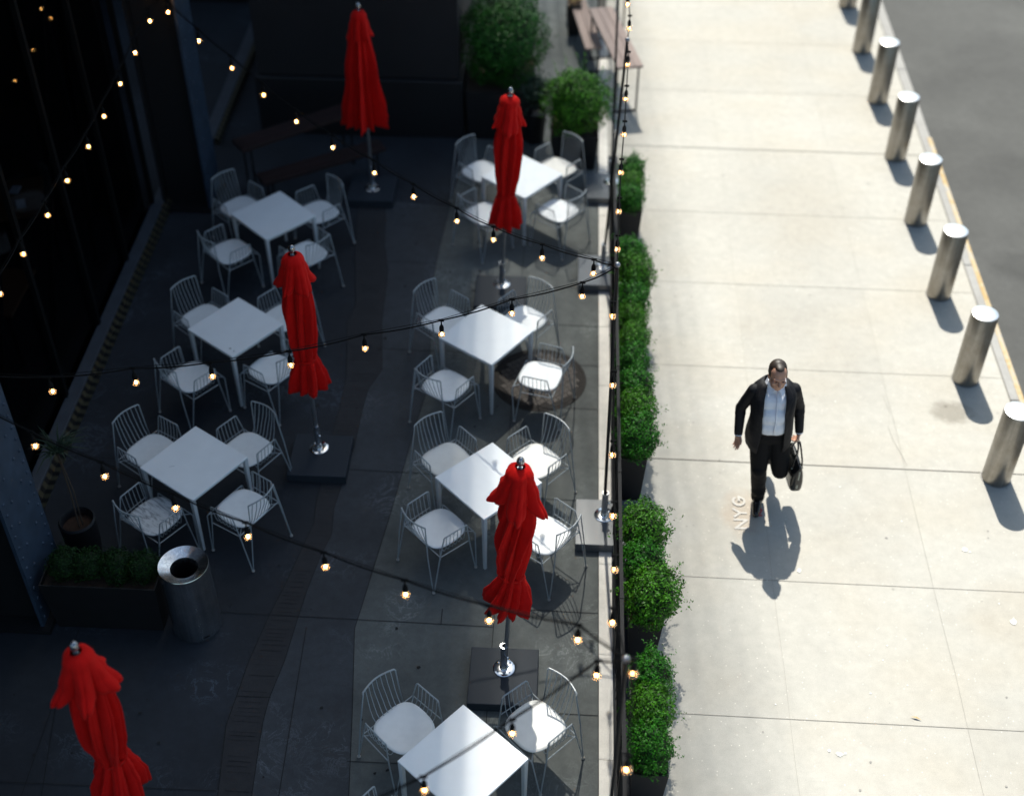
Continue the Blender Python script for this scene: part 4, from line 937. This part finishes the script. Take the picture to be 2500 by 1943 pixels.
body += [(hp(-.045, -.074, .022), .011, hp(-.01, -.082, .017), .010), (hp(.045, -.074, .022), .011, hp(.01, -.082, .017), .010)]   # brow
body += [(hp(-.02, -.083, -.066), .007, hp(.02, -.083, -.066), .007), (hp(-.017, -.08, -.078), .007, hp(.017, -.08, -.078), .007)] # lips
for s in (-1, 1): body += [(hp(s * .045, -.06, -.028), (.022, .022, .02), HR), (hp(s * .078, .01, -.01), (.010, .02, .032), HR)]   # cheek, ear
body += [(hp(0, .02, -.06), .056, (1.968, 9.03, 1.45), .062)]
body += [((1.85, 9.05, 1.40), .07, (2.09, 9.06, 1.40), .07), ((1.90, 9.03, 1.35), .105, (2.04, 9.03, 1.35), .105), ((1.93, 9.0, 1.15), .10, (2.05, 9.0, 1.15), .10), ((1.94, 9.0, .98), .09, (2.05, 9.0, .98), .09)]
for A in (RA, LA): body += [(A[0], .052, A[1], .042), (A[1], .042, A[2], .028)]
hips = [(1.915, 9.01, .90), (2.085, 9.01, .90)]; RK, RAk = (1.935, 8.925, .50), (1.985, 8.985, .10); LK, LAk = (2.135, 8.92, .50), (2.125, 9.31, .40)
body += [(hips[0], .085, RK, .052), (RK, .052, RAk, .036), (hips[1], .085, LK, .052), (LK, .052, LAk, .036)]
body += [((1.985, 9.0, .05), .03, (1.968, 8.82, .035), .026), ((2.125, 9.33, .37), .03, (2.12, 9.38, .24), .026)]
def hand(w, d, side, curl, spread=1.0, thumb_in=1):
    """w wrist, d direction of the fingers, side = across the palm towards the thumb"""
    w = Vector(w); d = Vector(d).normalized(); sd_ = (Vector(side) - d * Vector(side).dot(d)).normalized(); pn = d.cross(sd_).normalized() * thumb_in
    out = [(w, .026, w + d * .03, .026)]
    for k, (off, L, r) in enumerate([(.030, .070, .0088), (.010, .078, .009), (-.010, .073, .0085), (-.029, .058, .0078)]):
        kn = w + d * (.085 - .006 * abs(k - 1)) + sd_ * off * 1.02
        out.append((w + d * .025 + sd_ * off * .6, .015, kn, .0115))
        dirv = (d + sd_ * off * 3.2 * spread).normalized(); p = kn
        for seg_, c_ in ((.42, curl), (.33, curl * 2.1), (.25, curl * 3)):
            dv = (dirv * math.cos(c_) + pn * math.sin(c_)); q = p + dv * L * seg_; out.append((p, r, q, r * .93)); p = q
    t0_ = w + d * .03 + sd_ * .028; t1 = t0_ + (sd_ * .8 + d * .55 + pn * .3).normalized() * .038; t2 = t1 + (d * .95 + sd_ * .25 + pn * .35).normalized() * .032
    out += [(w + d * .02, .02, t0_, .015), (t0_, .013, t1, .0105), (t1, .0105, t2, .009)]
    return out
body += hand(RA[2], (.01, -.30, -1), (.55, -.8, .1), .22, 1.1, 1)
body += hand(LA[2], (.02, -.06, -1), (-.1, -1, 0), .75, .3, 1)
blob('body', body, M_['skin'], man, .0055, 3)
# hair with a receding front
blob('hair', [(hp(0, .045, .052), (.082, .082, .086), HR), (hp(0, .065, .0), (.078, .060, .075), HR), (hp(-.0, -.012, .108), (.042, .052, .024), HR), (hp(.070, .012, .02), (.014, .030, .045), HR), (hp(-.070, .012, .02), (.014, .030, .045), HR)], M_['hair'], man, .006, 3)
for s in (-1, 1):
    MB().ell((0, 0, 0), (.012, .006, .005), 10, 6, T=Matrix.Translation(hp(s * .03, -.083, .0)) @ HR).obj('eye', M_['hair'], man, smooth='all')
# shirt: torso, collar, placket, cuffs
shirt = [((1.87, 9.04, 1.40), .072, (2.07, 9.05, 1.40), .072), ((1.91, 9.01, 1.33), .122, (2.03, 9.01, 1.33), .122), ((1.94, 8.98, 1.20), .136, (2.02, 8.98, 1.20), .136), ((1.95, 8.985, 1.08), .140, (2.03, 8.985, 1.08), .140), ((1.97, 9.03, 1.42), .072, (1.968, 9.02, 1.49), .064)]
blob('shirt', shirt, M_['shirt'], man, .008, 5)
mb = MB(); mb.tube([(1.982, 8.955, 1.485), (1.985, 8.895, 1.40), (1.99, 8.862, 1.30), (1.995, 8.838, 1.15), (1.995, 8.840, 1.05)], .007, 6)
for z, y in ((1.40, 8.888), (1.31, 8.860), (1.22, 8.840), (1.13, 8.830)): mb.ell((1.99, y - .002, z), (.006, .003, .006), 8, 5)
mb.obj('placket', M_['shirt'], man, smooth='all')
mb = MB()
for s in (-1, 1):
    mb.add([(1.97 + s * .012, 8.945, 1.50), (1.97 + s * .075, 8.985, 1.555), (1.97 + s * .095, 8.985, 1.49), (1.97 + s * .06, 8.915, 1.44)], [(0, 1, 2, 3)])
    mb.add([(1.97 + s * .075, 8.985, 1.555), (1.97 + s * .078, 9.05, 1.56), (1.97 + s * .095, 9.06, 1.49), (1.97 + s * .095, 8.985, 1.49)], [(0, 1, 2, 3)])
o = mb.obj('collar', M_['shirt'], man); x = o.modifiers.new('s', 'SOLIDIFY'); x.thickness = .006
for A in (RA, LA):
    a, b = Vector(A[1]), Vector(A[2]); d = (b - a).normalized(); MB().tube([b - d * .03, b + d * .018], [.038, .036], 16, cap=False).obj('cuff', M_['shirt'], man, smooth=True)
# trousers and belt
tr_ = [((1.94, 9.0, 1.03), .132, (2.05, 9.0, 1.03), .132), ((1.93, 9.01, .93), .128, (2.07, 9.01, .93), .128), (hips[0], .115, RK, .078), (RK, .078, (1.978, 8.985, .16), .068), ((1.978, 8.985, .16), .068, (1.985, 8.98, .075), .066),
       (hips[1], .115, LK, .080), (LK, .080, (2.125, 9.26, .42), .066), ((1.93, 8.90, .52), .070, (1.95, 8.93, .44), .07), ((1.97, 8.955, .24), .066, (1.975, 8.95, .20), .073), ((1.96, 8.955, .36), .074, (1.962, 8.95, .33), .07)]
blob('trousers', tr_, M_['trouser'], man, .008, 4)
mb = MB(); ringb = [[(1.995 + .193 * math.cos(t), 9.0 + .137 * math.sin(t), z) for t in [2 * math.pi * k / 40 for k in range(40)]] for z in (1.045, 1.075)]
mb.rings(ringb, cap=False); o = mb.obj('belt', M_['shoe'], man, smooth=True); x = o.modifiers.new('s', 'SOLIDIFY'); x.thickness = .006
MB().box((1.995, 8.858, 1.06), (.04, .008, .03)).obj('buckle', M_['chrome'], man)
# shoes
blob('shoe', [((1.992, 9.02, .048), .042, (1.972, 8.90, .048), .048), ((1.972, 8.90, .045), .048, (1.955, 8.785, .034), .034), ((1.987, 9.02, .08), .042, (1.978, 8.96, .085), .042), ((1.992, 9.025, .02), .020, (1.952, 8.79, .018), .018), ((1.972, 8.87, .020), .036, (1.955, 8.80, .020), .030)], M_['shoe'], man, .006, 3)
blob('shoe', [((2.125, 9.37, .40), .042, (2.122, 9.40, .27), .047), ((2.122, 9.40, .27), .045, (2.12, 9.395, .15), .032)], M_['shoe'], man, .006, 3)
# jacket: open shell with lapels and two sleeves
prof = [(.79, 1.985, 9.0, .200, .165, 36, 30), (.86, 1.985, 9.0, .203, .167, 34, 28), (.95, 1.985, 9.0, .200, .166, 31, 27), (1.05, 1.985, 8.995, .195, .166, 29, 27), (1.15, 1.98, 8.99, .192, .164, 28, 28), (1.25, 1.972, 8.995, .195, .158, 28, 28), (1.34, 1.97, 9.01, .200, .148, 27, 27),
        (1.41, 1.97, 9.03, .200, .125, 26, 26), (1.455, 1.97, 9.045, .178, .105, 27, 27), (1.49, 1.968, 9.05, .140, .092, 32, 32), (1.52, 1.968, 9.05, .100, .082, 42, 42)]
def jp(z, cx, cy, a, b, t, out=0):
    nz = noise.noise(Vector((math.cos(t) * 2, math.sin(t) * 2, z * 7))) * .02
    return (cx + (a + out + nz) * math.copysign(abs(math.cos(t)) ** .85, math.cos(t)), cy + (b + out + nz) * math.copysign(abs(math.sin(t)) ** .85, math.sin(t)), z)
rings = []
for z, cx, cy, a, b, f1, f2 in prof:
    t0_, t1_ = R(-90 + f1), R(270 - f2); rings.append([jp(z, cx, cy, a, b, t0_ + (t1_ - t0_) * k / 48) for k in range(49)])
mb = MB(); mb.rings(rings, closed=False)
o1 = mb.obj('jacket_shell', M_['suit'], None, smooth='all'); x = o1.modifiers.new('s', 'SOLIDIFY'); x.thickness = .008; x.offset = 1
dg = bpy.context.evaluated_depsgraph_get(); me = bpy.data.meshes.new_from_object(o1.evaluated_get(dg))
bm = bmesh.new(); bm.from_mesh(me)
slv = []
for A, sx in ((RA, -1), (LA, 1)):
    a0_, a1_, a2_ = [Vector(p) for p in A]; a2_ = a2_ + (a2_ - a1_).normalized() * -.005
    slv += [(a0_ + Vector((sx * -.03, 0, .005)), .062, a0_ + Vector((0, 0, -.05)), .062), (a0_, .061, a1_, .050), (a1_, .052, a2_, .041), (a0_.lerp(a1_, .55), .055, a0_.lerp(a1_, .62), .056), (a1_.lerp(a2_, .2), .053, a1_.lerp(a2_, .25), .050)]
o2 = blob('sleeves', slv, M_['suit'], None, .008, 4); bm.from_mesh(o2.data)
me2 = bpy.data.meshes.new('jacket'); bm.to_mesh(me2); bm.free(); me2.materials.append(M_['suit'])
for p in me2.polygons: p.use_smooth = True
bpy.data.objects.remove(o1); bpy.data.objects.remove(o2)
jk = bpy.data.objects.new('jacket', me2); sc.collection.objects.link(jk); jk.parent = man
for s in (-1, 1):
    mb = MB(); rows = []
    for z, cx, cy, a, b, f1, f2 in prof[5:]:
        f = f1 if s > 0 else f2; wdt = {1.25: 3, 1.34: 13, 1.41: 21, 1.455: 24, 1.49: 24, 1.52: 30}[z]
        rows.append([jp(z, cx, cy, a, b, R(-90 + s * (f - 3 + wdt * q)), .016) for q in (0, .33, .66, 1)])
    mb.rings(rows, closed=False); o = mb.obj('lapel', M_['suit'], man, smooth='all'); x = o.modifiers.new('s', 'SOLIDIFY'); x.thickness = .006; x.offset = 0
# bag held in the hand
bg = empty('hand_bag', (2.275, 8.985, .0), R(6), 'shiny black briefcase bag hanging from the hand of the walking man', 'bag')
def rr_(w2, d2, z, n_=40, e=.45): return [(w2 * math.copysign(abs(math.cos(t)) ** e, math.cos(t)), d2 * math.copysign(abs(math.sin(t)) ** e, math.sin(t)), z) for t in [2 * math.pi * k / n_ for k in range(n_)]]
mb = MB(); mb.rings([rr_(.035, .14, .335), rr_(.058, .175, .345), rr_(.064, .185, .38), rr_(.064, .188, .46), rr_(.052, .186, .55), rr_(.030, .182, .62), rr_(.014, .178, .645), rr_(.004, .17, .648)])
mb.obj('case', M_['bag'], bg, smooth=50)
for s in (-1, 1):
    MB().tube([(s * .045, -.09, .56), (s * .036, -.085, .66), (s * .012, -.05, .79), (s * .010, .0, .815), (s * .012, .05, .79), (s * .036, .085, .66), (s * .045, .09, .56)], .0085, 8).obj('handle', M_['bag'], bg, smooth=True)
MB().box((0, -.183, .50), (.012, .008, .22)).obj('zip', M_['bagtrim'], bg)
for s in (-1, 1): MB().ell((s * .05, -.09, .565), (.008, .008, .012), 8, 6).obj('buckle', M_['bagtrim'], bg)
for o_ in [o for o in sc.objects if o.parent == man]: pass
